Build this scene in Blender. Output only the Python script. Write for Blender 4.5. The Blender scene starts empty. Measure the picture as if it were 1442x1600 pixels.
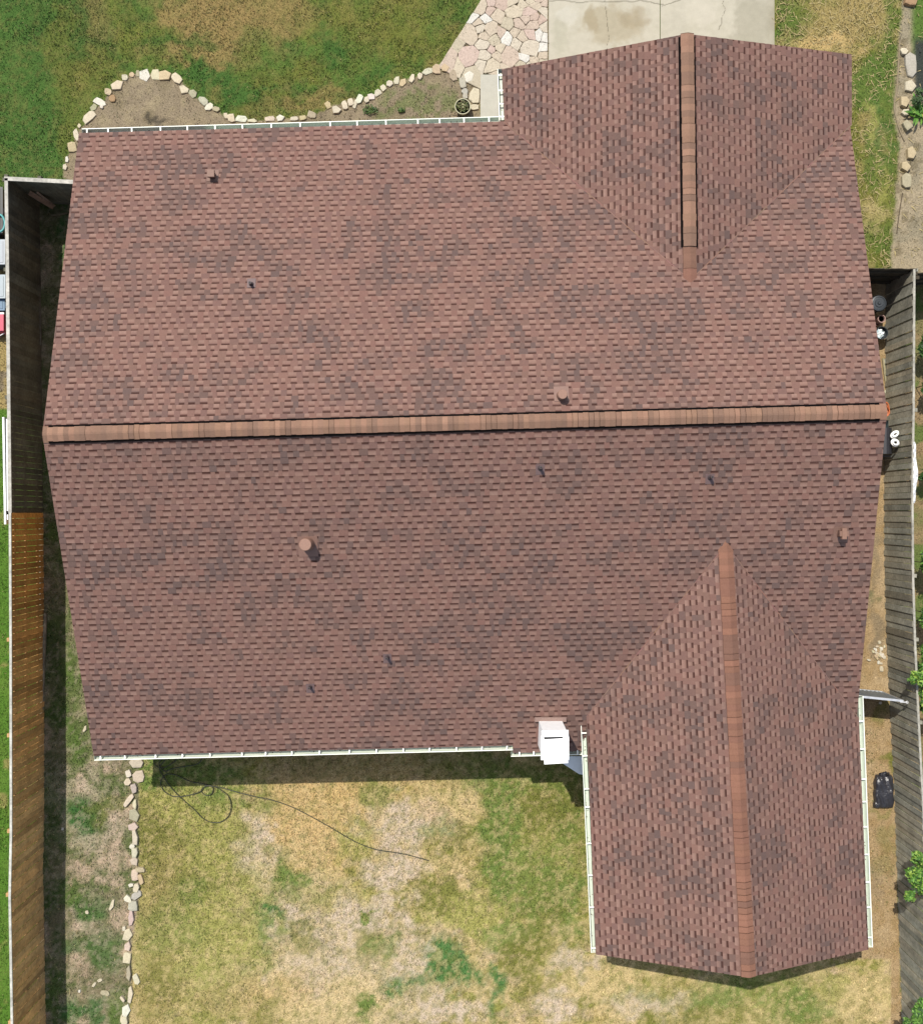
import bpy, math, random
import numpy as np
from mathutils import Vector, Matrix
R = math.radians
random.seed(7); rng = np.random.default_rng(11)
scene = bpy.context.scene
col = scene.collection

# ---------------------------------------------------------------- camera, sky, sun, exposure
H = 27.9            # flying height of the drone (m)
F = 1610.0          # focal length in photo pixels
cam_d = bpy.data.cameras.new('camera'); cam = bpy.data.objects.new('camera', cam_d); col.objects.link(cam)
cam.location = (0, 0, H); cam.rotation_euler = (0, 0, 0)
cam_d.sensor_fit = 'VERTICAL'; cam_d.sensor_height = 24; cam_d.sensor_width = 24
cam_d.lens = 24 * F / 1600.0; cam_d.clip_end = 2000; cam_d.clip_start = 0.1
scene.camera = cam
SUN = Vector((-0.285, 0.53, 1.0)).normalized()
elev = math.asin(SUN.z); azim = math.atan2(SUN.x, SUN.y)
w = bpy.data.worlds.new('World'); scene.world = w; w.use_nodes = True
nt = w.node_tree; sky = nt.nodes.new('ShaderNodeTexSky'); sky.sky_type = 'NISHITA'; sky.sun_disc = False
sky.sun_elevation = elev; sky.sun_rotation = azim % (2 * math.pi)
bg = nt.nodes['Background']; bg.inputs[1].default_value = 0.15
hs = nt.nodes.new('ShaderNodeHueSaturation'); hs.inputs['Saturation'].default_value = 0.62
nt.links.new(sky.outputs[0], hs.inputs['Color']); nt.links.new(hs.outputs[0], bg.inputs[0])
sd = bpy.data.lights.new('sun', 'SUN'); sun = bpy.data.objects.new('sun', sd); col.objects.link(sun)
sd.energy = 4.2; sd.angle = R(0.5); sd.color = (1.0, 0.945, 0.855)
sun.rotation_euler = SUN.to_track_quat('Z', 'Y').to_euler(); sun.location = (-20, 30, 60)
vs = scene.view_settings; vs.view_transform = 'Standard'; vs.look = 'None'; vs.gamma = 1; vs.exposure = 0.36

# ---------------------------------------------------------------- helpers
KA = 0.50                                   # sunlit picture colour -> base colour
def lin(c):
    c = c / 255.0
    return c / 12.92 if c <= 0.04045 else ((c + 0.055) / 1.055) ** 2.4
def A(r, g, b, k=KA): return (lin(r) * k, lin(g) * k, lin(b) * k)
def P(px, py, z=0.0): return Vector(((px - 721) * (H - z) / F, (800 - py) * (H - z) / F, z))
def G(px, py, z=0.0):                       # ground pixel -> plan position, then lifted to z
    p = P(px, py, 0.0); return Vector((p.x, p.y, z))

def tag(o, label=None, cat=None, group=None, kind=None):
    if label: o['label'] = label
    if cat: o['category'] = cat
    if group: o['group'] = group
    if kind: o['kind'] = kind
    return o
def thing(name, loc, label, cat, group=None, rz=0):
    o = bpy.data.objects.new(name, None); col.objects.link(o); o.location = loc; o.rotation_euler = (0, 0, rz)
    o.empty_display_size = 0.2
    return tag(o, label, cat, group)

class MB:
    """collects polygons with a colour per face corner; build() links them as one mesh"""
    def __init__(s): s.v = []; s.f = []; s.c = []
    def poly(s, pts, c):
        i = len(s.v); s.v.extend([tuple(p) for p in pts]); s.f.append(tuple(range(i, i + len(pts))))
        if c is None: c = (.5, .5, .5)
        if isinstance(c[0], (tuple, list)): s.c.extend(c)
        else: s.c.extend([c] * len(pts))
    def box(s, a, b, c, M=None):
        x0, y0, z0 = a; x1, y1, z1 = b
        p = [Vector(q) for q in ((x0,y0,z0),(x1,y0,z0),(x1,y1,z0),(x0,y1,z0),(x0,y0,z1),(x1,y0,z1),(x1,y1,z1),(x0,y1,z1))]
        if M is not None: p = [M @ q for q in p]
        i = len(s.v); s.v.extend([tuple(q) for q in p])
        for f in ((3,2,1,0),(4,5,6,7),(0,1,5,4),(1,2,6,5),(2,3,7,6),(3,0,4,7)):
            s.f.append(tuple(i + k for k in f)); s.c.extend([c] * 4)
    def beam(s, p, q, wd, ht, c, up=Vector((0,0,1))):
        p = Vector(p); q = Vector(q); d = (q - p); L = d.length; d.normalize()
        sx = d.cross(up).normalized(); uz = sx.cross(d).normalized()
        M = Matrix((( sx.x, d.x, uz.x, p.x), (sx.y, d.y, uz.y, p.y), (sx.z, d.z, uz.z, p.z), (0,0,0,1)))
        s.box((-wd/2, 0, -ht/2), (wd/2, L, ht/2), c, M)
    def lathe(s, prof, c, n=24, at=(0,0,0), M=None):
        rings = []
        for r, z in prof:
            ring = []
            for k in range(n):
                a = 2 * math.pi * k / n
                q = Vector((r * math.cos(a), r * math.sin(a), z))
                if M is not None: q = M @ q
                q = q + Vector(at)
                ring.append(len(s.v)); s.v.append(tuple(q))
            rings.append(ring)
        for a in range(len(rings) - 1):
            for k in range(n):
                k2 = (k + 1) % n
                s.f.append((rings[a][k], rings[a][k2], rings[a+1][k2], rings[a+1][k])); s.c.extend([c] * 4)
        s.f.append(tuple(reversed(rings[0]))); s.c.extend([c] * n)
        s.f.append(tuple(rings[-1])); s.c.extend([c] * n)
    def tube(s, pts, r, c, n=7):
        pts = [Vector(p) for p in pts]; rings = []
        for i, p in enumerate(pts):
            d = (pts[min(i+1, len(pts)-1)] - pts[max(i-1, 0)]).normalized()
            a = d.cross(Vector((0,0,1)))
            if a.length < 1e-4: a = Vector((1,0,0))
            a.normalize(); b = a.cross(d).normalized(); ring = []
            for k in range(n):
                t = 2 * math.pi * k / n
                q = p + a * (r * math.cos(t)) + b * (r * math.sin(t))
                ring.append(len(s.v)); s.v.append(tuple(q))
            rings.append(ring)
        for i in range(len(rings) - 1):
            for k in range(n):
                k2 = (k + 1) % n
                s.f.append((rings[i][k], rings[i][k2], rings[i+1][k2], rings[i+1][k])); s.c.extend([c] * 4)
        s.f.append(tuple(rings[0])); s.c.extend([c] * n)
        s.f.append(tuple(reversed(rings[-1]))); s.c.extend([c] * n)
    def build(s, name, m, parent=None, smooth=False, loc=None):
        me = bpy.data.meshes.new(name)
        off = Vector(loc) if loc is not None else Vector((0,0,0))
        if parent is not None and loc is None: off = Vector(parent.matrix_local.translation) if parent.parent is None else Vector((0,0,0))
        vv = [(x - off.x, y - off.y, z - off.z) for x, y, z in s.v]
        me.from_pydata(vv, [], s.f)
        at = me.color_attributes.new('Col', 'FLOAT_COLOR', 'CORNER')
        arr = np.ones((len(s.c), 4), dtype=np.float32); arr[:, :3] = np.array(s.c, dtype=np.float32)
        at.data.foreach_set('color', arr.ravel())
        if smooth: me.polygons.foreach_set('use_smooth', [True] * len(me.polygons))
        me.materials.append(m); me.update()
        o = bpy.data.objects.new(name, me); col.objects.link(o)
        if parent is not None: o.parent = parent
        else: o.location = off
        return o
# parts built in world coordinates: parent sits at P0; MB.build subtracts the thing's location once (things are unrotated)
def wbuild(mb, name, m, root, parent=None, smooth=False):
    """part (or sub-part when parent is given) of a thing whose Empty/root is at root.location, world-space vertices"""
    o = mb.build(name, m, None, smooth, loc=root.location)
    o.location = (0, 0, 0); o.parent = parent or root
    return o

def catmull(pts, n=8, closed=False):
    out = []; N = len(pts)
    for i in range(N - 1):
        p0 = pts[max(i-1,0)]; p1 = pts[i]; p2 = pts[i+1]; p3 = pts[min(i+2,N-1)]
        for k in range(n):
            t = k / n
            out.append(0.5*((2*p1) + (p2-p0)*t + (2*p0-5*p1+4*p2-p3)*t*t + (3*p1-p0-3*p2+p3)*t**3))
    out.append(pts[-1]); return out

# ---------------------------------------------------------------- materials
def mat(name, c=None, rough=0.85, nscale=30, namt=0.25, bump=0.3, bscale=80, bdist=0.004, spec=0.3, metal=0.0, n2=None, n2amt=0.2):
    m = bpy.data.materials.new(name); m.use_nodes = True; t = m.node_tree; N = t.nodes; L = t.links
    b = N['Principled BSDF']; b.inputs['Roughness'].default_value = rough; b.inputs['Metallic'].default_value = metal
    b.inputs['Specular IOR Level'].default_value = spec
    if c is None:
        a = N.new('ShaderNodeVertexColor'); a.layer_name = 'Col'; src = a.outputs['Color']
    else:
        a = N.new('ShaderNodeRGB'); a.outputs[0].default_value = (*c, 1); src = a.outputs[0]
    tc = N.new('ShaderNodeNewGeometry')
    def mul(src, scale, amt, det=4):
        no = N.new('ShaderNodeTexNoise'); no.inputs['Scale'].default_value = scale; no.inputs['Detail'].default_value = det
        L.new(tc.outputs['Position'], no.inputs['Vector'])
        mr = N.new('ShaderNodeMapRange'); mr.inputs['From Min'].default_value = 0.28; mr.inputs['From Max'].default_value = 0.72
        mr.inputs['To Min'].default_value = 1 - amt; mr.inputs['To Max'].default_value = 1 + amt
        L.new(no.outputs['Fac'], mr.inputs['Value'])
        vm = N.new('ShaderNodeVectorMath'); vm.operation = 'SCALE'
        L.new(src, vm.inputs[0]); L.new(mr.outputs[0], vm.inputs['Scale'])
        return vm.outputs[0]
    if namt: src = mul(src, nscale, namt)
    if n2: src = mul(src, n2, n2amt, 3)
    L.new(src, b.inputs['Base Color'])
    if bump:
        no = N.new('ShaderNodeTexNoise'); no.inputs['Scale'].default_value = bscale; no.inputs['Detail'].default_value = 5
        L.new(tc.outputs['Position'], no.inputs['Vector'])
        bp = N.new('ShaderNodeBump'); bp.inputs['Strength'].default_value = bump; bp.inputs['Distance'].default_value = bdist
        L.new(no.outputs['Fac'], bp.inputs['Height']); L.new(bp.outputs['Normal'], b.inputs['Normal'])
    return m
M_shingle = mat('asphalt_shingle', None, 0.95, 160, 0.16, 0.5, 260, 0.002, 0.15, n2=22, n2amt=0.06)
M_ground = mat('lawn_soil', None, 1.0, 28, 0.30, 0.9, 40, 0.02, 0.1, n2=90, n2amt=0.28)
M_blade = mat('grass_blade', None, 0.75, 12, 0.0, 0, spec=0.2)
M_leaf = mat('leaf', None, 0.6, 12, 0.15, 0, spec=0.35)
M_concrete = mat('concrete', None, 0.9, 60, 0.06, 0.3, 120, 0.002, 0.2, n2=6, n2amt=0.05)
M_stone = mat('limestone', None, 0.9, 25, 0.13, 0.6, 45, 0.006, 0.2, n2=90, n2amt=0.08)
M_wood = mat('weathered_wood', None, 0.9, 14, 0.24, 0.5, 60, 0.004, 0.15, n2=2.4, n2amt=0.24)
M_white = mat('white_painted_metal', None, 0.5, 9, 0.05, 0.1, 20, 0.002, 0.4)
M_vent = mat('painted_vent_metal', None, 0.6, 30, 0.08, 0.1, 60, 0.001, 0.4)
M_metal = mat('galvanised_metal', None, 0.45, 12, 0.12, 0.2, 30, 0.002, 0.5, metal=0.6)
M_plastic = mat('plastic', None, 0.45, 20, 0.06, 0.15, 40, 0.002, 0.5)
M_bag = mat('plastic_film', None, 0.30, 20, 0.1, 0.8, 14, 0.03, 0.8)
M_black = mat('black_vent_foam', None, 1.0, 20, 0, 0, spec=0.0)
M_bark = mat('bark', None, 0.95, 20, 0.2, 0.6, 60, 0.004, 0.1)
# brick wall
def brick_mat():
    m = bpy.data.materials.new('brick'); m.use_nodes = True; t = m.node_tree; N = t.nodes; L = t.links
    b = N['Principled BSDF']; b.inputs['Roughness'].default_value = 0.9
    tc = N.new('ShaderNodeTexCoord'); sp = N.new('ShaderNodeSeparateXYZ'); L.new(tc.outputs['Object'], sp.inputs[0])
    ad = N.new('ShaderNodeMath'); ad.operation = 'ADD'; L.new(sp.outputs[0], ad.inputs[0]); L.new(sp.outputs[1], ad.inputs[1])
    cb = N.new('ShaderNodeCombineXYZ'); L.new(ad.outputs[0], cb.inputs[0]); L.new(sp.outputs[2], cb.inputs[1])
    br = N.new('ShaderNodeTexBrick'); br.inputs['Scale'].default_value = 1; br.inputs['Brick Width'].default_value = 0.2
    br.inputs['Row Height'].default_value = 0.067; br.inputs['Mortar Size'].default_value = 0.006
    br.inputs['Color1'].default_value = (0.30, 0.15, 0.10, 1); br.inputs['Color2'].default_value = (0.22, 0.11, 0.08, 1)
    br.inputs['Mortar'].default_value = (0.42, 0.38, 0.33, 1)
    L.new(cb.outputs[0], br.inputs['Vector']); L.new(br.outputs['Color'], b.inputs['Base Color'])
    return m
M_brick = brick_mat()

# ---------------------------------------------------------------- value noise in numpy
_nz = {}
def vnoise(x, y, seed=0):
    if seed not in _nz: _nz[seed] = np.random.default_rng(1000 + seed).random((256, 256)).astype(np.float64)
    T = _nz[seed]; xi = np.floor(x).astype(int); yi = np.floor(y).astype(int); fx = x - xi; fy = y - yi
    fx = fx*fx*(3-2*fx); fy = fy*fy*(3-2*fy); x0 = xi % 256; y0 = yi % 256; x1 = (xi+1) % 256; y1 = (yi+1) % 256
    return (T[x0,y0]*(1-fx)*(1-fy) + T[x1,y0]*fx*(1-fy) + T[x0,y1]*(1-fx)*fy + T[x1,y1]*fx*fy)
def fbm(x, y, seed=0, o=4):
    s = 0; a = 0.5; t = 0
    for k in range(o):
        s = s + a * vnoise(x * 2**k + 17.3*k, y * 2**k + 9.1*k, seed + k); t += a; a *= 0.5
    return s / t
def inpoly(px, py, poly):
    r = np.zeros(px.shape, bool); n = len(poly)
    for i in range(n):
        x0, y0 = poly[i]; x1, y1 = poly[(i+1) % n]
        if y0 == y1: continue
        c = ((y0 > py) != (y1 > py)) & (px < (x1-x0)*(py-y0)/(y1-y0) + x0)
        r ^= c
    return r
def smooth(a, b, x): t = np.clip((x-a)/(b-a), 0, 1); return t*t*(3-2*t)

# ---------------------------------------------------------------- ground colours (state of lawn and soil), in ground-plane photo pixels
def srgb(*c): return np.array(A(*c))
GREEN = srgb(104,132,62); DEEP = srgb(72,122,62); LIME = srgb(188,184,106); STRAW = srgb(240,214,158)
OCHRE = srgb(234,200,138); BARE = srgb(234,213,186); SOIL = srgb(158,142,116); OLIVE = srgb(134,136,66); DRY = srgb(190,168,112)
DARKG = srgb(80,104,54); BROWN = srgb(172,148,96); FDEEP = srgb(84,122,58); BGREEN = srgb(128,150,76); BDEEP = srgb(96,140,76); PINK = srgb(226,198,172)
FRONT_BED = [(100,270),(104,255),(116,225),(124,205),(140,183),(157,160),(185,134),(207,117),(227,114),(259,117),(277,123),(289,140),(318,158),(338,171),(362,186),(400,190),(440,188),(488,182),(520,168),(548,160),(573,156),(590,145),(609,131),(630,127),(656,120),(682,108),(708,112),(725,130),(732,120),(753,112),(753,300),(100,300)]
FLAG = [(762,-30),(856,-30),(858,130),(800,130),(752,112),(742,132),(728,120),(716,112),(694,100),(700,84),(735,40)]
def blend(c, w, k): return c*(1-w[...,None]) + k*w[...,None]
# (cx, cy, rx, ry, colour, strength)
BLOBS_FRONT = [
 (30,120,110,260,FDEEP,.75),(120,60,70,90,DARKG,.45),(60,240,80,60,FDEEP,.5),(250,60,60,40,OLIVE,.5),(330,30,80,45,BROWN,.95),(400,20,70,50,BROWN,.75),
 (300,10,70,30,BROWN,.7),(350,80,60,28,BROWN,.85),(250,70,50,20,FDEEP,.7),(310,55,30,16,FDEEP,.6),(265,85,26,12,BROWN,.75),(205,65,30,20,OLIVE,.5),
 (325,120,60,28,FDEEP,.95),(380,140,60,26,FDEEP,.9),(300,100,30,14,FDEEP,.7),(395,85,28,50,GREEN,.5),(425,150,50,22,FDEEP,.8),(520,70,16,34,FDEEP,.9),(445,60,14,20,FDEEP,.6),
 (480,110,40,20,OLIVE,.5),(590,110,35,15,FDEEP,.7),(460,20,60,30,BROWN,.55),(560,30,60,40,OLIVE,.5),(640,40,60,50,OLIVE,.65),(690,30,30,30,GREEN,.6),(440,160,30,10,OLIVE,.6),
 (120,140,40,50,OLIVE,.55),(90,60,20,60,OLIVE,.5),(160,110,30,30,OLIVE,.4),(500,150,60,10,BROWN,.5),(160,30,26,40,BROWN,.4),(110,210,26,30,OLIVE,.5),(400,110,40,20,OLIVE,.3),
 (600,60,60,40,OLIVE,.4),(470,170,50,8,BROWN,.7)]
BLOBS_BACK = [(300,1370,120,250,srgb(186,184,112),.85),(245,1400,50,260,srgb(176,168,104),.6),(855,1320,110,170,srgb(152,158,82),.95),(1180,1560,200,50,srgb(182,176,110),.7),(560,1260,170,100,OCHRE,.7),(470,1400,60,200,BARE,.35),(570,1520,160,110,BARE,.55),
 (300,1250,90,40,LIME,1.00),(300,1350,90,80,OLIVE,0.70),(290,1480,70,70,LIME,0.64),(250,1420,40,120,DRY,.55),(320,1290,45,30,LIME,0.77),
 (250,1205,70,26,BGREEN,1.00),(330,1215,60,18,BGREEN,0.90),(400,1250,40,20,BGREEN,0.45),(500,1240,70,30,OCHRE,.8),(470,1290,60,40,OCHRE,.8),(400,1330,30,60,BARE,0.77),
 (420,1300,24,26,BARE,0.90),(455,1370,30,36,BGREEN,0.96),(560,1310,26,22,LIME,1.00),(560,1340,30,20,LIME,0.77),(500,1340,50,30,OCHRE,.6),(590,1240,30,22,BGREEN,0.64),
 (640,1290,80,40,BARE,0.96),(700,1260,60,30,STRAW,.8),(620,1360,45,32,BARE,1.00),(680,1270,30,20,PINK,.5),(620,1260,30,20,BARE,0.64),(690,1300,26,14,BGREEN,0.64),(720,1310,26,20,OLIVE,0.64),
 (780,1300,30,90,BGREEN,1.00),(790,1360,26,60,BGREEN,0.77),(770,1230,60,26,BGREEN,0.77),(860,1260,50,60,OLIVE,0.77),(860,1330,50,40,LIME,0.58),(880,1400,30,60,BGREEN,0.96),(850,1420,40,40,OLIVE,0.64),
 (720,1420,70,34,LIME,1.00),(680,1400,40,20,OLIVE,0.77),(740,1450,50,14,LIME,1.00),(790,1460,40,30,BGREEN,0.77),(550,1400,80,24,LIME,0.45),(560,1430,60,20,BARE,1.00),(600,1410,40,14,BARE,0.77),
 (635,1445,16,16,BARE,1.00),(575,1423,16,8,BGREEN,1.00),(440,1440,50,26,BARE,0.96),(415,1430,24,40,BGREEN,0.90),(425,1415,16,16,BDEEP,0.90),(410,1480,26,26,BGREEN,0.64),(470,1470,24,26,OLIVE,0.77),(530,1450,18,60,BARE,0.64),
 (580,1470,26,36,OLIVE,0.64),(600,1475,24,20,BGREEN,0.64),(690,1505,38,34,BDEEP,1.00),(720,1520,30,24,BDEEP,1.00),(625,1532,24,16,BDEEP,1.00),(650,1540,30,12,BDEEP,0.77),(770,1530,16,26,BDEEP,1.00),(770,1580,20,34,BDEEP,0.77),(640,1500,24,40,BARE,0.77),
 (700,1580,60,26,BARE,1.00),(560,1560,60,40,STRAW,.7),(570,1570,18,20,BGREEN,1.00),(440,1560,60,40,OCHRE,.5),(420,1590,30,26,OLIVE,0.64),(350,1560,60,30,DRY,.5),(240,1560,50,50,DRY,.6),(480,1590,60,26,STRAW,.7),
 (870,1570,40,30,BARE,1.00),(930,1540,50,30,STRAW,.8),(1010,1570,60,24,BARE,0.70),(900,1500,36,22,BARE,0.77),(1090,1570,30,26,BGREEN,0.77),(1100,1590,60,20,OLIVE,0.64),(1200,1560,60,24,LIME,0.38),(1250,1580,60,30,BGREEN,0.77),(1150,1540,60,30,BGREEN,0.64),(1340,1560,60,50,STRAW,.6),(1300,1540,30,20,LIME,0.64),
 (820,1500,30,60,OLIVE,0.77),(540,1200,80,24,DRY,.5),(470,1205,40,20,DRY,.5),(700,1200,60,26,OLIVE,0.51),(760,1200,50,26,BGREEN,0.64),(1000,1550,40,16,BGREEN,0.38),(390,1380,30,30,LIME,0.51),(340,1420,40,40,LIME,0.77),(300,1400,30,26,BGREEN,0.51),
 (235,1300,26,60,OLIVE,.7),(260,1450,50,40,BGREEN,.5),(345,1250,60,24,BGREEN,.55),(830,1380,40,60,BGREEN,.6),(860,1215,70,30,BGREEN,.6),(880,1300,26,50,BGREEN,.6),(380,1470,40,40,LIME,.7),(250,1540,30,40,OLIVE,.6),(330,1340,60,30,LIME,.8),(1130,1560,50,20,BGREEN,.6),(1240,1560,50,30,BGREEN,.5)]
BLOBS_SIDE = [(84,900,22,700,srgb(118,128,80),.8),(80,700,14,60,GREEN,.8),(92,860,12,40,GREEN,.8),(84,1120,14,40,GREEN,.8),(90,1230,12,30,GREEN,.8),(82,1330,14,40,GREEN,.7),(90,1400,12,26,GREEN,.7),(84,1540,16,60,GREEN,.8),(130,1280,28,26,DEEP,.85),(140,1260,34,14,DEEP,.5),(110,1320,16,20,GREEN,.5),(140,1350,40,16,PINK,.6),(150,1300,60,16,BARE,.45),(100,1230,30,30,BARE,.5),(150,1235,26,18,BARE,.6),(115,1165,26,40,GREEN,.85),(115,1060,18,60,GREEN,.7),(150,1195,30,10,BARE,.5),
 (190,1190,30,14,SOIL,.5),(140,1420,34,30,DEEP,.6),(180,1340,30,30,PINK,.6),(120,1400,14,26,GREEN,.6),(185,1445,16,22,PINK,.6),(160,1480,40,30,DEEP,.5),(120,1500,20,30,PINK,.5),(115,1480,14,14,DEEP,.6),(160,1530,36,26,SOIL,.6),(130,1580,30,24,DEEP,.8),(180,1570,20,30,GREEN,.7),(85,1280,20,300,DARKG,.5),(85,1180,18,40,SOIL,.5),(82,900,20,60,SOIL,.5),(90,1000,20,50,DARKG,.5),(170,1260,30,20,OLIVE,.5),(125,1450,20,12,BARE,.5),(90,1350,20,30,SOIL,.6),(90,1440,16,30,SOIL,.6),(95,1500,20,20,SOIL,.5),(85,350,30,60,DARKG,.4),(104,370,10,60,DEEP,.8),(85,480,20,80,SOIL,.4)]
BLOBS_EF = [(1240,40,24,40,GREEN,.8),(1300,40,60,60,DRY,.8),(1350,30,40,40,DRY,.7),(1385,20,14,60,GREEN,.6),(1270,70,60,20,OCHRE,.7),(1230,70,30,20,DEEP,.3),(1380,110,30,60,GREEN,.8),(1350,150,26,40,GREEN,.6),(1370,220,28,60,DEEP,.55),(1360,200,12,60,LIME,.7),(1350,260,14,40,GREEN,.8),(1375,270,20,40,GREEN,.5),(1370,300,8,60,LIME,.7),(1365,330,26,14,STRAW,.6),(1375,370,22,30,GREEN,.7),(1380,400,26,20,OLIVE,.8),(1360,350,14,20,STRAW,.4),(1360,330,40,100,OLIVE,.3)]
BLOBS_ES = [(1385,1350,24,26,OLIVE,.35),(1380,1120,26,12,OLIVE,.6),(1385,1190,20,10,OLIVE,.95),(1375,1265,26,8,OLIVE,.5),(1370,1380,12,30,SOIL,.4),(1385,1310,16,20,OLIVE,.4),(1370,880,12,60,SOIL,.6),(1368,930,16,14,DARKG,.5),(1378,1000,12,20,SOIL,.6),(1390,1200,12,12,OLIVE,.7),(1365,990,10,60,SOIL,.7)]
EDGE_BACK = [(217,1150),(217,1230),(216,1280),(218,1330),(218,1370),(219,1395),(213,1430),(207,1470),(206,1520),(205,1560),(200,1620),(200,2000)]
def ground_color(X, Y):
    px = 721 + X * F / H; py = 800 - Y * F / H
    n1 = fbm(px/26, py/26, 1); n2 = fbm(px/26+50, py/26+50, 7); n3 = fbm(px/9, py/9, 13, 3); n4 = fbm(px/70, py/70, 21)
    wx = px + (n1-.5)*60 + (n3-.5)*14; wy = py + (n2-.5)*60 + (fbm(px/9+9,py/9,31,3)-.5)*14
    sh = px.shape + (3,)
    def paint(c, blobs):
        for cx, cy, rx, ry, k, s in blobs:
            d = np.sqrt(((wx-cx)/rx)**2 + ((wy-cy)/ry)**2)/1.12
            ww = s * (1 - smooth(.45, 1.15, d + (n3-.5)*.7)); c = blend(c, ww, k)
        return c
    # front lawn
    c = np.broadcast_to(GREEN, sh).copy()
    c = blend(c, smooth(.45,.7,n1)*.6, OLIVE); c = blend(c, smooth(.5,.75,n2)*.45, BROWN); c = blend(c, smooth(.5,.75,fbm(px/15,py/15,61,3))*.45, DARKG)
    c = paint(c, BLOBS_FRONT); c = blend(c, smooth(.54,.66,fbm(px/6+20,py/6,87,3))*.30, srgb(150,140,84)); c = blend(c, smooth(.54,.66,fbm(px/6+60,py/6,89,3))*.30, srgb(66,92,42))
    g = np.full(px.shape, 1.0)                                # grass density
    # neighbour's lawn left of the fence
    left = px < 62
    cl = blend(blend(np.broadcast_to(srgb(98,140,52), sh).copy(), smooth(.4,.7,n1)*.5, srgb(120,150,66)), smooth(.62,.75,n2)*.6, DRY)
    dl = left & (py > 300) & (py < 830); cl2 = blend(np.broadcast_to(SOIL, sh).copy(), smooth(.4,.6,n1), DRY)
    m = (left & (py > 300))[...,None]; c = np.where(m, cl, c); c = np.where(dl[...,None] & (py < 640)[...,None], cl2, c)
    # east part of the front
    ef = (px > 1200) & (py < 440)
    ce = blend(np.broadcast_to(OLIVE, sh).copy(), smooth(.35,.65,n1)*.6, GREEN); ce = blend(ce, smooth(.5,.7,n2)*.6, DRY); ce = paint(ce, BLOBS_EF)
    c = np.where(ef[...,None], ce, c)
    # neighbour's dirt bed at the right
    bx = np.interp(py, [-50,20,60,140,180,210,240,280,330,380,430], [1408,1408,1404,1398,1393,1402,1404,1400,1397,1392,1390])
    wb = smooth(-3, 3, px - bx + (n3-.5)*8) * (py < 445)
    cb = blend(np.broadcast_to(srgb(192,176,146), sh).copy(), smooth(.45,.65,n2)*.6, srgb(160,152,128)); cb = blend(cb, smooth(.6,.7,n3)*.6, srgb(128,116,88))
    cb = blend(cb, ((1-smooth(30,90,np.abs(py-30))) * smooth(1418,1430,px))[...], GREEN)
    cb = blend(cb, (1-smooth(40,60,np.abs(py-110))) * smooth(1424,1432,px), srgb(74,78,72))
    c = blend(c, wb, cb); g = g * (1 - wb*.85)
    # front bed
    bed = inpoly(wx*.25+px*.75, wy*.25+py*.75, FRONT_BED)
    cbed = blend(np.broadcast_to(srgb(168,152,126), sh).copy(), smooth(.45,.7,n3)*.6, srgb(186,170,136)); cbed = blend(cbed, smooth(.5,.72,n1)*.5, srgb(140,128,100))
    gb = (1-smooth(.6,1.2,np.sqrt(((wx-660)/70)**2+((wy-160)/30)**2)))*.55; cbed = blend(cbed, gb*smooth(.4,.6,n3), GREEN)
    cbed = blend(cbed, (1-smooth(.5,1.1,np.sqrt(((wx-248)/14)**2+((wy-190)/9)**2)))*.8, srgb(90,84,72))
    c = np.where(bed[...,None], cbed, c); g = np.where(bed, .22 + gb*.6, g)
    # side strip behind the left fence
    ex = np.interp(py, [q[1] for q in EDGE_BACK], [q[0] for q in EDGE_BACK])
    side = (px >= 62) & (px < ex) & (py > 300)
    cs = blend(np.broadcast_to(srgb(176,160,130), sh).copy(), smooth(.42,.58,n1)*.85, srgb(112,128,74)); cs = blend(cs, smooth(.55,.7,n2)*.8, PINK); cs = blend(cs, smooth(.5,.65,n3)*.45, srgb(96,108,62))
    cs = paint(cs, BLOBS_SIDE); cs = blend(cs, smooth(.50,.62,fbm(px/6+70,py/6,87,3))*.45, srgb(84,104,52)); cs = blend(cs, smooth(.55,.66,fbm(px/5+10,py/5+30,88,3))*.35, srgb(206,190,164)); c = np.where(side[...,None], cs, c); g = np.where(side, .62, g)
    # back lawn
    back = (px >= ex) & (py > 1000) & (px < 1300 + 90*(py > 1500)) 
    ck = blend(np.broadcast_to(STRAW, sh).copy(), smooth(.42,.62,n4)*.7, srgb(196,178,100)); ck = blend(ck, smooth(.48,.62,n1)*.85, srgb(160,162,76)); ck = blend(ck, smooth(.5,.68,n2)*.55, OLIVE); ck = blend(ck, smooth(.56,.72,fbm(px/18,py/18,41))*.6, PINK)
    ck = blend(ck, smooth(.52,.60,fbm(px/11,py/11,71,3))*.38, OLIVE); ck = blend(ck, smooth(.54,.62,fbm(px/9+40,py/9,81,3))*.55, STRAW); ck = blend(ck, smooth(.56,.66,fbm(px/5+40,py/5,85,2))*.35, srgb(150,130,70))
    ck = paint(ck, BLOBS_BACK)
    ck = blend(ck, smooth(.50,.64,fbm(px/6+70,py/6,87,3))*.42, STRAW); ck = blend(ck, smooth(.50,.64,fbm(px/6+10,py/6+30,88,3))*.40, srgb(132,136,66))
    c = np.where(back[...,None], ck, c); g = np.where(back, .9, g)
    # east side strip
    es = (px >= 1300) & (py > 440) & ((px >= 1300 + 90*(py > 1500)))
    cq = blend(np.broadcast_to(srgb(200,172,130), sh).copy(), smooth(.45,.65,n3)*.5, srgb(176,146,98)); cq = blend(cq, smooth(.5,.7,n1)*.5, srgb(212,188,150))
    cq = paint(cq, BLOBS_ES); c = np.where(es[...,None], cq, c); g = np.where(es, .5*(py > 1080) + .08, g)
    # far right neighbour
    nr = (px > 1402) & (py > 430); nr = nr & (px > np.interp(py,[430,1000,1600],[1386,1390,1408]))
    cn = blend(np.broadcast_to(srgb(150,140,96), sh).copy(), smooth(.4,.6,n1), srgb(170,146,108)); cn = blend(cn, smooth(.5,.65,n2)*.8, GREEN)
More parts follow.
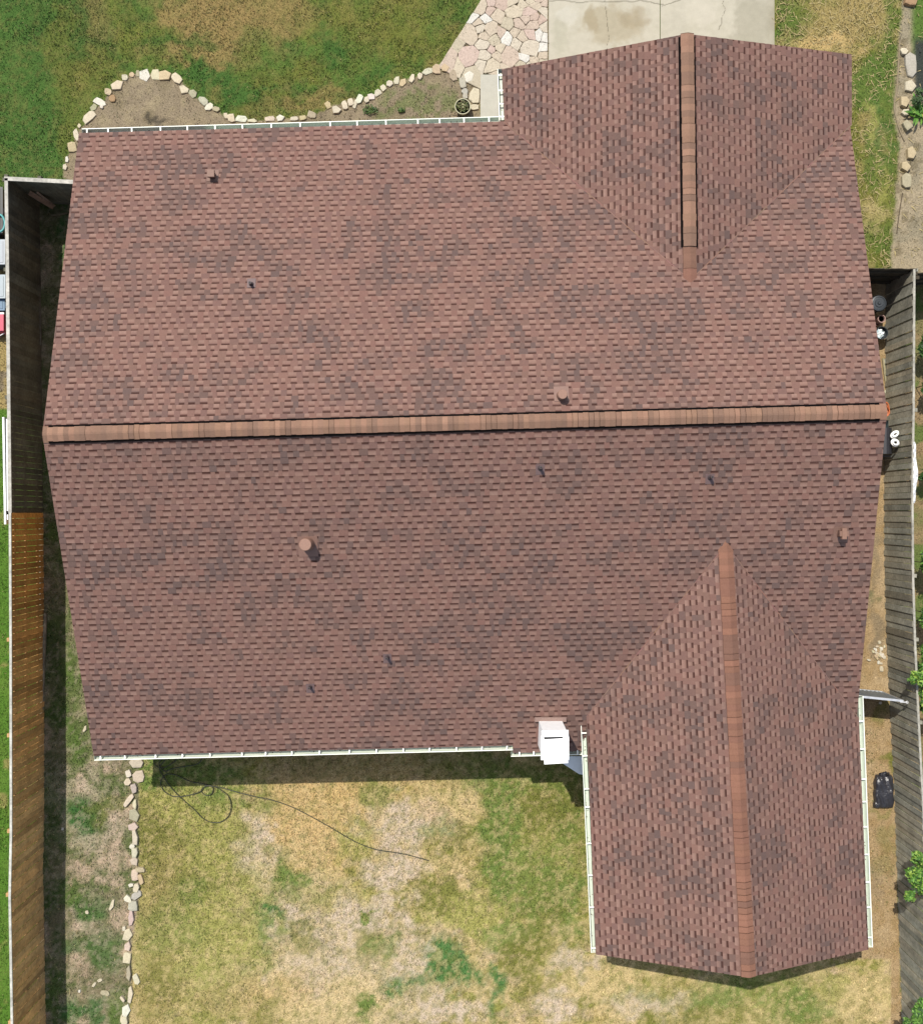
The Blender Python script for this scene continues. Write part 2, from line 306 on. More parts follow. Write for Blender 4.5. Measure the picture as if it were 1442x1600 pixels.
    c = np.where(nr[...,None], cn, c); g = np.where(nr, .5, g)
    # nothing grows under house, driveway, flagstones
    drive = (px > 852) & (px < 1211) & (py < 220); fl = inpoly(px, py, FLAG)
    c = np.where(fl[...,None], np.broadcast_to(srgb(160,146,120), sh), c)
    g = np.where(drive, 0, g); g = np.where(fl, .22, g)
    g = np.where((px > 748) & (px < 800) & (py > 110) & (py < 230), 0, g)
    return c, g

def big_ground():
    x0, x1, y0, y1, s = -15.0, 15.0, -17.0, 17.0, 0.06
    nx = int((x1-x0)/s)+1; ny = int((y1-y0)/s)+1
    xs = np.linspace(x0, x1, nx); ys = np.linspace(y0, y1, ny); X, Y = np.meshgrid(xs, ys)
    c, g = ground_color(X, Y)
    px = 721 + X*F/H; py = 800 - Y*F/H
    Z = (fbm(X/0.5, Y/0.5, 90, 3)-.5)*.05 + (fbm(X/.12, Y/.12, 95, 2)-.5)*.018
    flat = ((px > 690) & (px < 1230) & (py < 240)) | ((X > -10.5) & (X < 10.3) & (Y > -11) & (Y < 9.3))
    Z = np.where(flat, Z*.2-.012, Z)
    V = np.stack([X, Y, Z], -1).reshape(-1, 3)
    i = np.arange(nx*ny).reshape(ny, nx); q = np.stack([i[:-1,:-1], i[:-1,1:], i[1:,1:], i[1:,:-1]], -1).reshape(-1, 4)
    # a far ring of the same sheet out to the horizon
    B = [(-900,-900,-.05),(900,-900,-.05),(900,900,-.05),(-900,900,-.05)]
    nv = len(V); cor = [0, nx-1, nx*ny-1, nx*(ny-1)]
    extra = [(cor[0],nv,nv+1,cor[1]),(cor[1],nv+1,nv+2,cor[2]),(cor[2],nv+2,nv+3,cor[3]),(cor[3],nv+3,nv,cor[0])]
    faces = np.concatenate([q, np.array(extra)], 0)
    V = np.concatenate([V, np.array(B)], 0); Cc = np.concatenate([c.reshape(-1,3), np.tile(GREEN, (4,1))], 0)
    me = bpy.data.meshes.new('ground'); me.vertices.add(len(V)); me.vertices.foreach_set('co', V.ravel().astype(np.float32))
    me.loops.add(len(faces)*4); me.loops.foreach_set('vertex_index', faces.ravel().astype(np.int32))
    me.polygons.add(len(faces)); me.polygons.foreach_set('loop_start', np.arange(0, len(faces)*4, 4, dtype=np.int32))
    me.update(calc_edges=True)
    at = me.color_attributes.new('Col', 'FLOAT_COLOR', 'POINT'); at.data.foreach_set('color', np.concatenate([Cc, np.ones((len(Cc),1))],1).astype(np.float32).ravel())
    me.materials.append(M_ground); me.polygons.foreach_set('use_smooth', [True]*len(faces))
    o = bpy.data.objects.new('ground', me); col.objects.link(o); tag(o, 'patchy green and straw coloured yard ground around the house', None, None, 'structure')
big_ground()

def grass():
    n = 430000
    X = rng.uniform(-12.9, 12.9, n); Y = rng.uniform(-14.3, 14.3, n)
    c, g = ground_color(X, Y)
    px = 721 + X*F/H; py = 800 - Y*F/H
    house = ((px > 150) & (px < 1310) & (py > 250) & (py < 1120)) | ((px > 800) & (px < 1290) & (py > 150) & (py < 300)) | ((px > 950) & (px < 1310) & (py > 1100) & (py < 1430))
    fenceL = (np.abs(px-65) < 3) & (py > 300); fenceR = (np.abs(px-1388) < 5) & (py > 440) & (py < 1050)
    keep = (rng.random(n) < g) & ~house & ~fenceL
    X = X[keep]; Y = Y[keep]; c = c[keep]; px = px[keep]; py = py[keep]; n = len(X)
    lum = c.sum(1, keepdims=True)
    r = rng.random((n,1)); k = 0.62 + 1.05*rng.random((n,1))**1.2
    c2 = c * k
    straw = np.array(A(224,204,146)); grn = np.array(A(92,128,54))
    dryness = np.clip((c[:,0:1]/np.maximum(c[:,1:2],1e-3)-.72)*2.2, .15, 1); c2 = np.where(r < .20*dryness, c2*.45 + straw*.55, c2); c2 = np.where(r > .84, c2*.5 + grn*.5*np.clip(lum*1.6,.3,1), c2)
    L = rng.uniform(.03, .075, n); efm = (px > 1210) & (py < 420); longb = efm & (rng.random(n) < .10)
    L = np.where(longb, rng.uniform(.12,.26,n), L); c2 = np.where(longb[:,None], straw*.85, c2)
    a = rng.uniform(0, 2*np.pi, n); lean = rng.uniform(.35, 1.25, n); lean = np.where(longb, 1.3, lean)
    wd = rng.uniform(.007, .017, n)
    dx = np.cos(a); dy = np.sin(a)
    z0 = -0.005*np.ones(n)
    b1 = np.stack([X - dy*wd, Y + dx*wd, z0], -1); b2 = np.stack([X + dy*wd, Y - dx*wd, z0], -1)
    tp = np.stack([X + dx*L*np.sin(lean), Y + dy*L*np.sin(lean), z0 + .012 + L*np.cos(lean)], -1)
    V = np.stack([b1, b2, tp], 1).reshape(-1, 3).astype(np.float32)
    me = bpy.data.meshes.new('grass'); me.vertices.add(3*n); me.vertices.foreach_set('co', V.ravel())
    me.loops.add(3*n); me.loops.foreach_set('vertex_index', np.arange(3*n, dtype=np.int32))
    me.polygons.add(n); me.polygons.foreach_set('loop_start', np.arange(0, 3*n, 3, dtype=np.int32)); me.update(calc_edges=True)
    at = me.color_attributes.new('Col', 'FLOAT_COLOR', 'POINT')
    cc = np.ones((3*n, 4), np.float32); cc[:, :3] = np.repeat(c2, 3, 0); at.data.foreach_set('color', cc.ravel())
    me.materials.append(M_blade)
    o = bpy.data.objects.new('grass', me); col.objects.link(o)
    tag(o, 'short patchy green and dry yellow grass of the yards around the house', 'grass', None, 'stuff')
grass()

# ---------------------------------------------------------------- driveway, porch slab
def seg_dist(px, py, pts):
    d = np.full(px.shape, 1e9)
    for (x0,y0),(x1,y1) in zip(pts[:-1], pts[1:]):
        t = np.clip(((px-x0)*(x1-x0)+(py-y0)*(y1-y0))/((x1-x0)**2+(y1-y0)**2), 0, 1)
        d = np.minimum(d, np.hypot(px-(x0+t*(x1-x0)), py-(y0+t*(y1-y0))))
    return d
def slab(name, pa, pb, top, s, colf, label):
    a = G(*pa); b = G(*pb); x0, x1 = a.x, b.x; y0, y1 = b.y, a.y
    nx = max(2, int((x1-x0)/s)); ny = max(2, int((y1-y0)/s))
    xs = np.linspace(x0, x1, nx); ys = np.linspace(y0, y1, ny); X, Y = np.meshgrid(xs, ys)
    c = colf(721+X*F/H, 800-Y*F/H)
    V = np.stack([X, Y, np.full(X.shape, top)], -1).reshape(-1,3); i = np.arange(nx*ny).reshape(ny,nx)
    q = np.stack([i[:-1,:-1], i[:-1,1:], i[1:,1:], i[1:,:-1]], -1).reshape(-1,4).tolist()
    V = V.tolist(); cc = c.reshape(-1,3).tolist()
    ring = i[0,:].tolist() + i[1:,-1].tolist() + i[-1,-2::-1].tolist() + i[-2:0:-1,0].tolist(); nb = len(V)
    for k in ring: V.append([V[k][0], V[k][1], top-.14]); cc.append(cc[k])
    m = len(ring)
    for k in range(m): q.append([ring[k], nb+k, nb+(k+1)%m, ring[(k+1)%m]])
    me = bpy.data.meshes.new(name); me.from_pydata(V, [], q)
    at = me.color_attributes.new('Col','FLOAT_COLOR','POINT'); arr = np.ones((len(V),4),np.float32); arr[:,:3] = cc; at.data.foreach_set('color', arr.ravel())
    me.materials.append(M_concrete); o = bpy.data.objects.new(name, me); col.objects.link(o); return tag(o, label, None, None, 'structure')
def drive_col(px, py):
    base = np.broadcast_to(srgb(222,215,194), px.shape+(3,)).copy()
    n = fbm(px/22, py/22, 3); n2 = fbm(px/7, py/7, 5, 3); wx = px+(n-.5)*30; wy = py+(fbm(px/20+5,py/20,8)-.5)*30
    def el(cx,cy,rx,ry): return 1-smooth(.6,1.1,np.sqrt(((wx-cx)/rx)**2+((wy-cy)/ry)**2)+(n2-.5)*.4)
    base = blend(base, smooth(.45,.7,n)*.35, srgb(206,200,176))
    base = blend(base, el(955,40,50,36)*.7, srgb(196,184,154)); base = blend(base, el(990,25,26,18)*.4, srgb(170,152,116)); base = blend(base, el(925,30,14,22)*.4, srgb(176,158,122))
    base = blend(base, el(885,28,18,22)*.35, srgb(238,234,220)); base = blend(base, el(872,60,16,30)*.5, srgb(200,196,172))
    base = blend(base, el(1175,40,40,60)*.75, srgb(192,186,164)); base = blend(base, el(1090,20,36,30)*.4, srgb(236,228,208)); base = blend(base, smooth(1190,1212,px)*.5, srgb(168,160,132))
    base = blend(base, el(1060,40,20,40)*.4, srgb(212,206,186))
    for pts, wd in (([(852,2),(880,0),(900,4),(930,2),(970,4),(1000,1),(1034,8)],1.0), ([(1034,10),(1050,4),(1080,-6)],1.0), ([(1128,30),(1126,40),(1122,47)],.9), ([(1128,0),(1132,16),(1128,30)],.5), ([(945,0),(950,60),(945,90)],.5)):
        base = blend(base, (1-smooth(wd*.3, wd*1.1, seg_dist(px+(n2-.5)*5, py+(n-.5)*5, pts)))*.65, srgb(96,88,70))
    return base
slab('driveway', (857,-60), (1030.2,260), .03, .022, drive_col, 'pale concrete driveway slab with a tan stain and a crack')
slab('driveway', (1031.4,-60), (1209,260), .028, .022, drive_col, 'pale concrete driveway slab beside the lawn strip')
def porch_col(px, py):
    b = np.broadcast_to(srgb(226,222,204), px.shape+(3,)).copy(); return blend(b, fbm(px/12,py/12,4)*.4, srgb(212,210,198))
slab('porch_slab', (750.5,118), (800,260), .06, .05, porch_col, 'smooth pale concrete porch slab')

# ---------------------------------------------------------------- stones
def hull_order(pts):
    cx = sum(p[0] for p in pts)/len(pts); cy = sum(p[1] for p in pts)/len(pts)
    return sorted(pts, key=lambda p: math.atan2(p[1]-cy, p[0]-cx))
def stone_mesh(poly, th, c, z=0.0, dome=0.3, mat_=M_stone, name='stone', tilt=0.012):
    """poly: plan outline; bevelled irregular slab, origin at its centre"""
    cx = sum(p[0] for p in poly)/len(poly); cy = sum(p[1] for p in poly)/len(poly); n = len(poly)
    mb = MB(); tx = random.uniform(-tilt,tilt)*6; ty = random.uniform(-tilt,tilt)*6
    rings = [(1.0, -.04), (1.0, th*.75), (.93, th*.97), (.6, th*(1+.06*dome))]
    idx = []
    for s, h in rings:
        row = []
        for x, y in poly:
            dx, dy = (x-cx)*s, (y-cy)*s
            hh = h + ((dx*tx + dy*ty) if h > 0 else 0) + (random.uniform(-.004,.004) if h > 0 else 0)
            row.append(len(mb.v)); mb.v.append((cx+dx, cy+dy, z+hh))
        idx.append(row)
    for a in range(3):
        for k in range(n):
            k2 = (k+1) % n; f = random.uniform(.94,1.06)
            mb.f.append((idx[a][k], idx[a][k2], idx[a+1][k2], idx[a+1][k])); mb.c.extend([tuple(v*f for v in c)]*4)
    mb.f.append(tuple(idx[3])); mb.c.extend([c]*n)
    return mb.build(name, mat_, None, False, loc=(cx, cy, z))
def rough_rect(cx, cy, w_, h_, a):
    n = random.choice((5,6,7,8)); out = []
    for k in range(n):
        t = 2*math.pi*(k+random.uniform(-.22,.22))/n
        r = 1/max(abs(math.cos(t)), abs(math.sin(t)))**.75 * random.uniform(.86,1.05)
        x = math.cos(t)*r*w_/2; y = math.sin(t)*r*h_/2
        out.append((cx + x*math.cos(a) - y*math.sin(a), cy + x*math.sin(a) + y*math.cos(a)))
    return out
PXM = H / F
STC = {'w':(252,246,228), 'c':(240,228,198), 't':(226,206,166), 'b':(196,160,122), 'd':(204,194,162), 'p':(234,214,194), 'g':(214,206,188)}
def ordn(n): return str(n)+('th' if 10 < n % 100 < 14 else {1:'st',2:'nd',3:'rd'}.get(n % 10, 'th'))
def stones(lst, label, group, th=(.05,.09), name='edging_stone', lab=None):
    for i, s in enumerate(lst):
        x, y, w_, h_ = s[:4]; a = R(s[4]) if len(s) > 4 else random.uniform(-.3,.3); k = s[5] if len(s) > 5 else random.choice('cctg')
        p = G(x, y); cc = tuple(v*random.uniform(.95,1.05) for v in A(*STC[k]))
        o = stone_mesh(rough_rect(p.x, p.y, w_*PXM*1.18, h_*PXM*1.18, a), random.uniform(*th), cc, name=name)
        CN = {'w':'white','c':'cream','t':'tan','b':'brown','d':'dull olive','p':'pinkish','g':'grey'}
        if '{n}' in label: lb = label.replace('{n}', ordn(i+1)).replace('{c}', ('small ' if w_*h_ < 85 else 'large ' if w_*h_ > 190 else '')+CN[k])
        else: lb = label.replace('{c}', CN[k])
        tag(o, (lab or {}).get(i, lb), 'stone', group)
front = [(103,262,7,9,0,'c'),(106,249,5,9,0,'w'),(114,230,12,14,10,'t'),(120,211,7,17,10,'c'),(125,197,5,6,0,'c'),(140,183,11,21,-50,'c'),(147,169,8,11,-40,'d'),(157,160,17,9,-30,'w'),(160,168,5,4,0,'w'),(170,144,11,9,-20,'t'),(176,154,10,10,0,'b'),(185,134,18,13,25,'c'),(196,122,9,8,0,'c'),(207,117,8,7,0,'t'),(216,115,5,9,0,'d'),
 (227,118,15,19,-5,'w'),(243,117,13,15,0,'c'),(259,119,17,14,8,'t'),(277,123,11,17,38,'c'),(289,140,12,13,20,'c'),(302,147,12,10,-35,'d'),(318,158,16,10,-40,'g'),(327,168,13,9,30,'w'),(338,171,12,7,-15,'d'),(354,182,7,8,0,'c'),(362,185,10,12,10,'c'),(378,186,16,9,-5,'w'),(395,189,14,6,0,'c'),
 (422,186,15,7,4,'c'),(439,185,12,9,20,'w'),(460,186,11,6,0,'c'),(474,185,10,7,10,'t'),(488,180,12,9,-20,'d'),(513,164,8,10,30,'t'),(526,172,13,10,10,'c'),(539,165,8,12,20,'c'),(548,160,8,10,15,'c'),(555,163,5,13,-15,'c'),(562,155,8,13,-25,'w'),(573,156,9,8,25,'c'),(581,152,10,10,20,'w'),(590,145,11,9,30,'c'),(599,138,8,9,30,'c'),(609,131,11,9,40,'c'),(620,126,8,11,-10,'c'),(630,129,9,13,-15,'t'),(644,123,8,12,-20,'c'),(656,120,7,9,-20,'c'),(668,112,17,9,22,'c'),(682,109,11,14,5,'t'),(696,107,12,12,15,'t'),(708,118,10,15,10,'d'),(723,130,9,16,10,'g'),(726,143,9,9,0,'g')]
stones(front, '{c} edging stone, {n} in the front bed row counted from the left fence', 'stones edging the front bed', (.03,.06), lab={10:'small brown edging stone lying inside the front bed curve'})
back = [(214,1192,20,14,0,'p'),(202,1208,8,10,20,'w'),(217,1213,16,18,10,'p'),(200,1221,11,10,0,'c'),(211,1231,8,13,10,'g'),(202,1250,7,20,-35,'c'),(212,1256,6,13,0,'c'),(211,1273,14,18,0,'d'),(209,1291,14,12,10,'p'),(213,1307,8,21,3,'c'),(208,1322,7,8,0,'w'),(212,1331,9,14,0,'c'),(211,1345,11,14,20,'p'),(220,1358,13,7,-5,'t'),(212,1366,10,17,0,'p'),(221,1373,6,15,15,'t'),(206,1382,8,5,20,'w'),(214,1386,9,12,0,'c'),(214,1398,17,9,35,'g'),(201,1404,9,12,40,'w'),(209,1414,13,15,0,'g'),(206,1433,8,23,-5,'p'),(195,1450,5,6,0,'c'),(201,1460,12,17,-15,'c'),(201,1477,9,15,5,'p'),(200,1495,11,16,-5,'c'),(203,1519,6,25,0,'d'),(214,1529,8,16,20,'c'),(205,1553,7,27,-4,'c'),(193,1559,4,9,40,'c'),(198,1578,12,20,-3,'w'),(196,1595,10,14,0,'c'),(192,1590,4,10,0,'c')]
stones(back, '{c} edging stone, {n} from the house in the row beside the back lawn', 'stones edging the back lawn', (.05,.10))
loose = [(176,1414,6,20,-20,'c','long pale stone sliver lying on the side strip west of the edging row'),(99,1295,4,5,0,'w','tiny white stone at the shadow edge of the side strip'),(137,1425,6,6,0,'c','small round cream stone on the side strip'),(157,1531,8,5,30,'c','cream stone nearest the edging row in the lower cluster of loose stones'),(148,1538,5,9,-30,'c','thin upright cream stone in the lower cluster of loose stones'),(165,1551,15,8,-10,'d','dull flat olive stone, largest of the lower loose cluster'),(125,1548,5,5,0,'w','tiny bright white stone in the lower side strip'),(134,1138,5,12,-20,'c','narrow cream stone under the house eave beside the strip')]
for s in loose:
    o = stone_mesh(rough_rect(*G(s[0],s[1])[:2], s[2]*PXM, s[3]*PXM, R(s[4])), .035, A(*STC[s[5]]), name='loose_stone'); tag(o, s[6], 'stone')
rocks = [(1421,3,22,16,0,'b','pinkish brown rock at the top end of the neighbour bed'),(1410,82,13,11,0,'c','small pale rock north of the long grey rock'),(1421,103,18,38,5,'g','long grey rock, largest in the neighbour bed'),(1421,136,19,21,0,'c','squarish cream rock just above the broad leaved plant'),(1411,161,14,18,0,'t','tan rock touching the left side of the broad leaved plant'),(1413,177,15,10,0,'c','low cream rock under the broad leaved plant'),(1414,198,12,16,35,'d','dull tilted rock below the broad leaved plant'),(1422,240,15,20,0,'t','tan rock, upper of three sunk in the dirt'),(1412,262,16,17,0,'t','round tan rock in the middle of three sunk in dirt'),(1414,283,15,24,0,'d','pointed tan rock, lowest of three sunk in the dirt')]
for s in rocks:
    o = stone_mesh(rough_rect(*G(s[0],s[1])[:2], s[2]*PXM, s[3]*PXM, R(s[4])), random.uniform(.09,.16), A(*STC[s[5]]), name='garden_rock'); tag(o, s[6], 'rock')
rub = [(1372+random.gauss(0,6), 1020+random.gauss(0,7), random.uniform(2.5,6), random.uniform(2.5,6), random.uniform(0,90), random.choice('wcct')) for _ in range(26)]
rub += [(1382,565,3,8,0,'w'),(1385,575,3,4,0,'w'),(1384,590,6,13,0,'c'),(1383,612,5,5,0,'c'),(1384,545,3,6,0,'w'),(1374,1098,4,4,0,'w'),(1376,1045,5,8,0,'c'),(1385,822,3,5,0,'w'),(1372,1035,4,5,0,'w')]
stones(rub, 'small {c} rubble stone lying in the dirt strip along the right fence', 'rubble in the right side strip', (.02,.04), name='rubble_stone')
# flagstones: irregular cells of the walk
def clip_half(poly, nx, ny, d):                     # keep nx*x+ny*y <= d
    out = []
    for i in range(len(poly)):
        p = poly[i]; q = poly[(i+1) % len(poly)]; a = nx*p[0]+ny*p[1]-d; b = nx*q[0]+ny*q[1]-d
        if a <= 0: out.append(p)
        if (a < 0 < b) or (b < 0 < a):
            t = a/(a-b); out.append((p[0]+(q[0]-p[0])*t, p[1]+(q[1]-p[1])*t))
    return out
def flagstones():
    st = random.Random(5); seeds = []
    FA = [(x,y) for x,y in FLAG]; fx = np.array([[0.0]])
    tries = 0
    while tries < 4000:
        tries += 1; x = st.uniform(690,860); y = st.uniform(-40,135)
        if not inpoly(np.array([x]), np.array([y]), FLAG)[0]: continue
        rmin = st.choice((9,14,20,26,30)) 
        if all(math.hypot(x-a, y-b) > (rmin+r)/2*1.02 for a,b,r in seeds): seeds.append((x,y,rmin))
    conv = [(762,-30),(856,-30),(857,112),(780,114),(752,112),(742,132),(728,122),(716,114),(694,100),(700,84),(735,40)]
    for i,(x,y,r) in enumerate(seeds):
        poly = [(x-40,y-40),(x+40,y-40),(x+40,y+40),(x-40,y+40)]
        for j,(a,b,_) in enumerate(seeds):
            if i == j or math.hypot(a-x,b-y) > 80: continue
            dx, dy = a-x, b-y; L = math.hypot(dx,dy); an_ = math.atan2(dy,dx)+.32*math.sin((x+a)*1.7+(y+b)*2.3); nx, ny = math.cos(an_), math.sin(an_)
            poly = clip_half(poly, nx, ny, nx*x+ny*y + L/2*((r*1.0)/(r+_)*2*.5+.5) - .45)
        poly = clip_half(poly, 1, 0, 855.2)
        poly = clip_half(poly, -0.84, -0.54, -0.84*697-0.54*93+4) if x < 770 else poly
        poly = clip_half(poly, -.2, .98, -.2*752+.98*114) if x > 755 else clip_half(poly, -.45, .89, -.45*728+.89*128)
        if len(poly) < 3: continue
        # chamfer corners irregularly and roughen the long sides
        pts = []
        for k in range(len(poly)):
            p = poly[k]; q = poly[(k+1) % len(poly)]; L = math.hypot(q[0]-p[0], q[1]-p[1])
            if L < 1.2: pts.append(p); continue
            for t in ((.06,.94) if L < 8 else (.05,.35,.65,.95)):
                j = .42 if L > 5 else .1
                pts.append((p[0]+(q[0]-p[0])*t+st.uniform(-j,j), p[1]+(q[1]-p[1])*t+st.uniform(-j,j)))
        if len(pts) < 3: continue
        pl = [tuple(G(a,b)[:2]) for a,b in pts][::-1]
        c = st.choice([(228,212,188),(226,206,186),(234,222,200),(228,212,188),(232,218,192),((250,246,234) if r < 18 else (230,212,190)),(224,200,182),(220,208,182),(230,206,190)])
        o = stone_mesh(pl, st.uniform(.02,.032), A(*c), z=.002, name='flagstone', tilt=.004)
        lb = {(250,246,234):'bright white irregular flagstone set among the pinkish ones of the front walk',(224,200,182):'deeper pink irregular flagstone in the walk beside the driveway',(220,208,182):'greyish cream irregular flagstone in the walk beside the driveway',(234,222,200):'light cream irregular flagstone in the walk beside the driveway',(232,218,192):'light cream irregular flagstone in the walk beside the driveway'}.get(c, 'pale pinkish irregular flagstone in the walk beside the driveway')
        tag(o, lb, 'flagstone', 'flagstones of the front walk')
flagstones()
for (x,y,w_,h_,a,k,lb) in [(733,121,18,17,20,'w','bright white five sided flagstone beside the porch slab corner'),(741,150,17,26,0,'c','upright rectangular cream flagstone along the porch slab'),(741,168,14,9,0,'c','small cream flagstone next to the planter pot'),(727,150,8,10,0,'g','small grey flagstone between the bed and the rectangular flagstone')]:
    o = stone_mesh(rough_rect(*G(x,y)[:2], w_*PXM, h_*PXM, R(a)), .04, A(*STC[k]), name='flagstone'); tag(o, lb, 'flagstone')

# ---------------------------------------------------------------- house
class Plane:
    def __init__(s, a, b, c):
        a, b, c = P(*a), P(*b), P(*c); n = (b-a).cross(c-a).normalized()
        if n.z < 0: n = -n
        s.a = -n.x/n.z; s.b = -n.y/n.z; s.c = a.z - s.a*a.x - s.b*a.y
        g = math.hypot(s.a, s.b); s.pitch = g; s.n = Vector((s.a/g, s.b/g)); s.u = Vector((s.n.y, -s.n.x))   # n upslope
    def z(s, x, y): return s.a*x + s.b*y + s.c
    def hit(s, px, py):        # camera ray through photo pixel meets the plane
        kx = (px-721)/F; ky = (800-py)/F      # x = kx*(H-z)
        z = (s.a*kx*H + s.b*ky*H + s.c) / (1 + s.a*kx + s.b*ky); return P(px, py, z)
ZR = 5.14; ZE = 2.5
PN = Plane((124,208,ZE), (67,679,ZR), (1385,643,ZR))
PS = Plane((147,1181,ZE), (67,679,ZR), (1385,643,ZR))
zt = PN.hit(1078,438).z; zb = PS.hit(1133,851).z
PTW = Plane((1073,54,zt), (1078,440,zt), (785,108,2.5)); PTE = Plane((1073,54,zt), (1078,440,zt), (1329,85,2.62))
PBW = Plane((1133,846,zb), (1170,1527,zb), (931,1491,2.7)); PBE = Plane((1133,846,zb), (1170,1527,zb), (1357,1483,2.68))
def half(p, q, inside):       # half-plane through plan points p,q keeping 'inside' : (nx,ny,d) nx*x+ny*y<=d
    dx, dy = q[0]-p[0], q[1]-p[1]; nx, ny = dy, -dx; L = math.hypot(nx,ny); nx/=L; ny/=L; d = nx*p[0]+ny*p[1]
    if nx*inside[0]+ny*inside[1] > d: nx, ny, d = -nx, -ny, -d
    return (nx, ny, d)
def above(Pw, Pm, off=0.0):   # keep Pw.z > Pm.z
    a = Pm.a-Pw.a; b = Pm.b-Pw.b; c = Pw.c-Pm.c-off; L = math.hypot(a,b); return (a/L, b/L, c/L)
def clip3(poly, hs):
    for nx, ny, d in hs:
        ds = [nx*p[0]+ny*p[1]-d for p in poly]
        if max(ds) <= 0: continue
        out = []
        for i in range(len(poly)):
            p, q, a, b = poly[i], poly[(i+1)%len(poly)], ds[i], ds[(i+1)%len(poly)]
            if a <= 0: out.append(p)
            if (a < 0 < b) or (b < 0 < a):
                t = a/(a-b); out.append(tuple(p[k]+(q[k]-p[k])*t for k in range(6)))
        poly = out
        if len(poly) < 3: return []
    return poly
rW = P(67,679,ZR); rE = P(1385,643,ZR)
tipW = P(67,679,ZR)
NWc = P(124,208,ZE); NEc = PN.hit(1329,209); SWc = P(147,1181,ZE); SEc = PS.hit(1342,1078)
eN = (NWc, NWc + (rE-rW)); sA = P(147,1181,ZE); sB = P(800,1165,ZE)
ctrN = P(600,450,3.8); ctrS = P(600,900,3.8)
ridge = (rW, rE)
stepX = (P(801,1160,ZE), P(798,1060,2.9)); s2a = P(800,1177,2.46); s2b = P(915,1174,2.46)
RN = [[half(NWc, rW, ctrN), half(NEc, rE, ctrN), half(eN[0], eN[1], ctrN), half(rW, rE, ctrN)]]
RS = [[half(SWc, rW, ctrS), half(SEc, rE, ctrS), half(sA, sB, ctrS), half(rW, rE, ctrS)],
      [half(SWc, rW, ctrS), half(SEc, rE, ctrS), half(s2a, s2b, ctrS), half(*stepX, P(900,1100,2.6)), tuple(-v for v in half(sA, sB, ctrS))]]
tR0 = P(1073,53,zt); tR1 = P(1078,440,zt); bR0 = P(1133,843,zb); bR1 = P(1170,1527,zb)
cTW = P(950,200,3.2); cTE = P(1200,200,3.2); cBW = P(1020,1300,3.3); cBE = P(1260,1300,3.3)
tW0 = P(784,108,2.5); tW1 = P(788,190,2.5); tE0 = P(1330,85,2.62); tE1 = P(1330,209,2.62)
bW0 = P(916,1130,2.7); bW1 = P(931,1491,2.7); bE0 = P(1340,1078,2.68); bE1 = P(1356,1483,2.68)
RTW = [[half(tR0,tR1,cTW), half(tW0,tW1,cTW), half(tW0,tR0,cTW), above(PTW,PN)]]
RTE = [[half(tR0,tR1,cTE), half(tE0,tE1,cTE), half(tE0,tR0,cTE), above(PTE,PN)]]
RBW = [[half(bR0,bR1,cBW), half(bW0,bW1,cBW), half(bW1,bR1,cBW), above(PBW,PS)]]
RBE = [[half(bR0,bR1,cBE), half(bE0,bE1,cBE), half(bE1,bR1,cBE), above(PBE,PS)]]

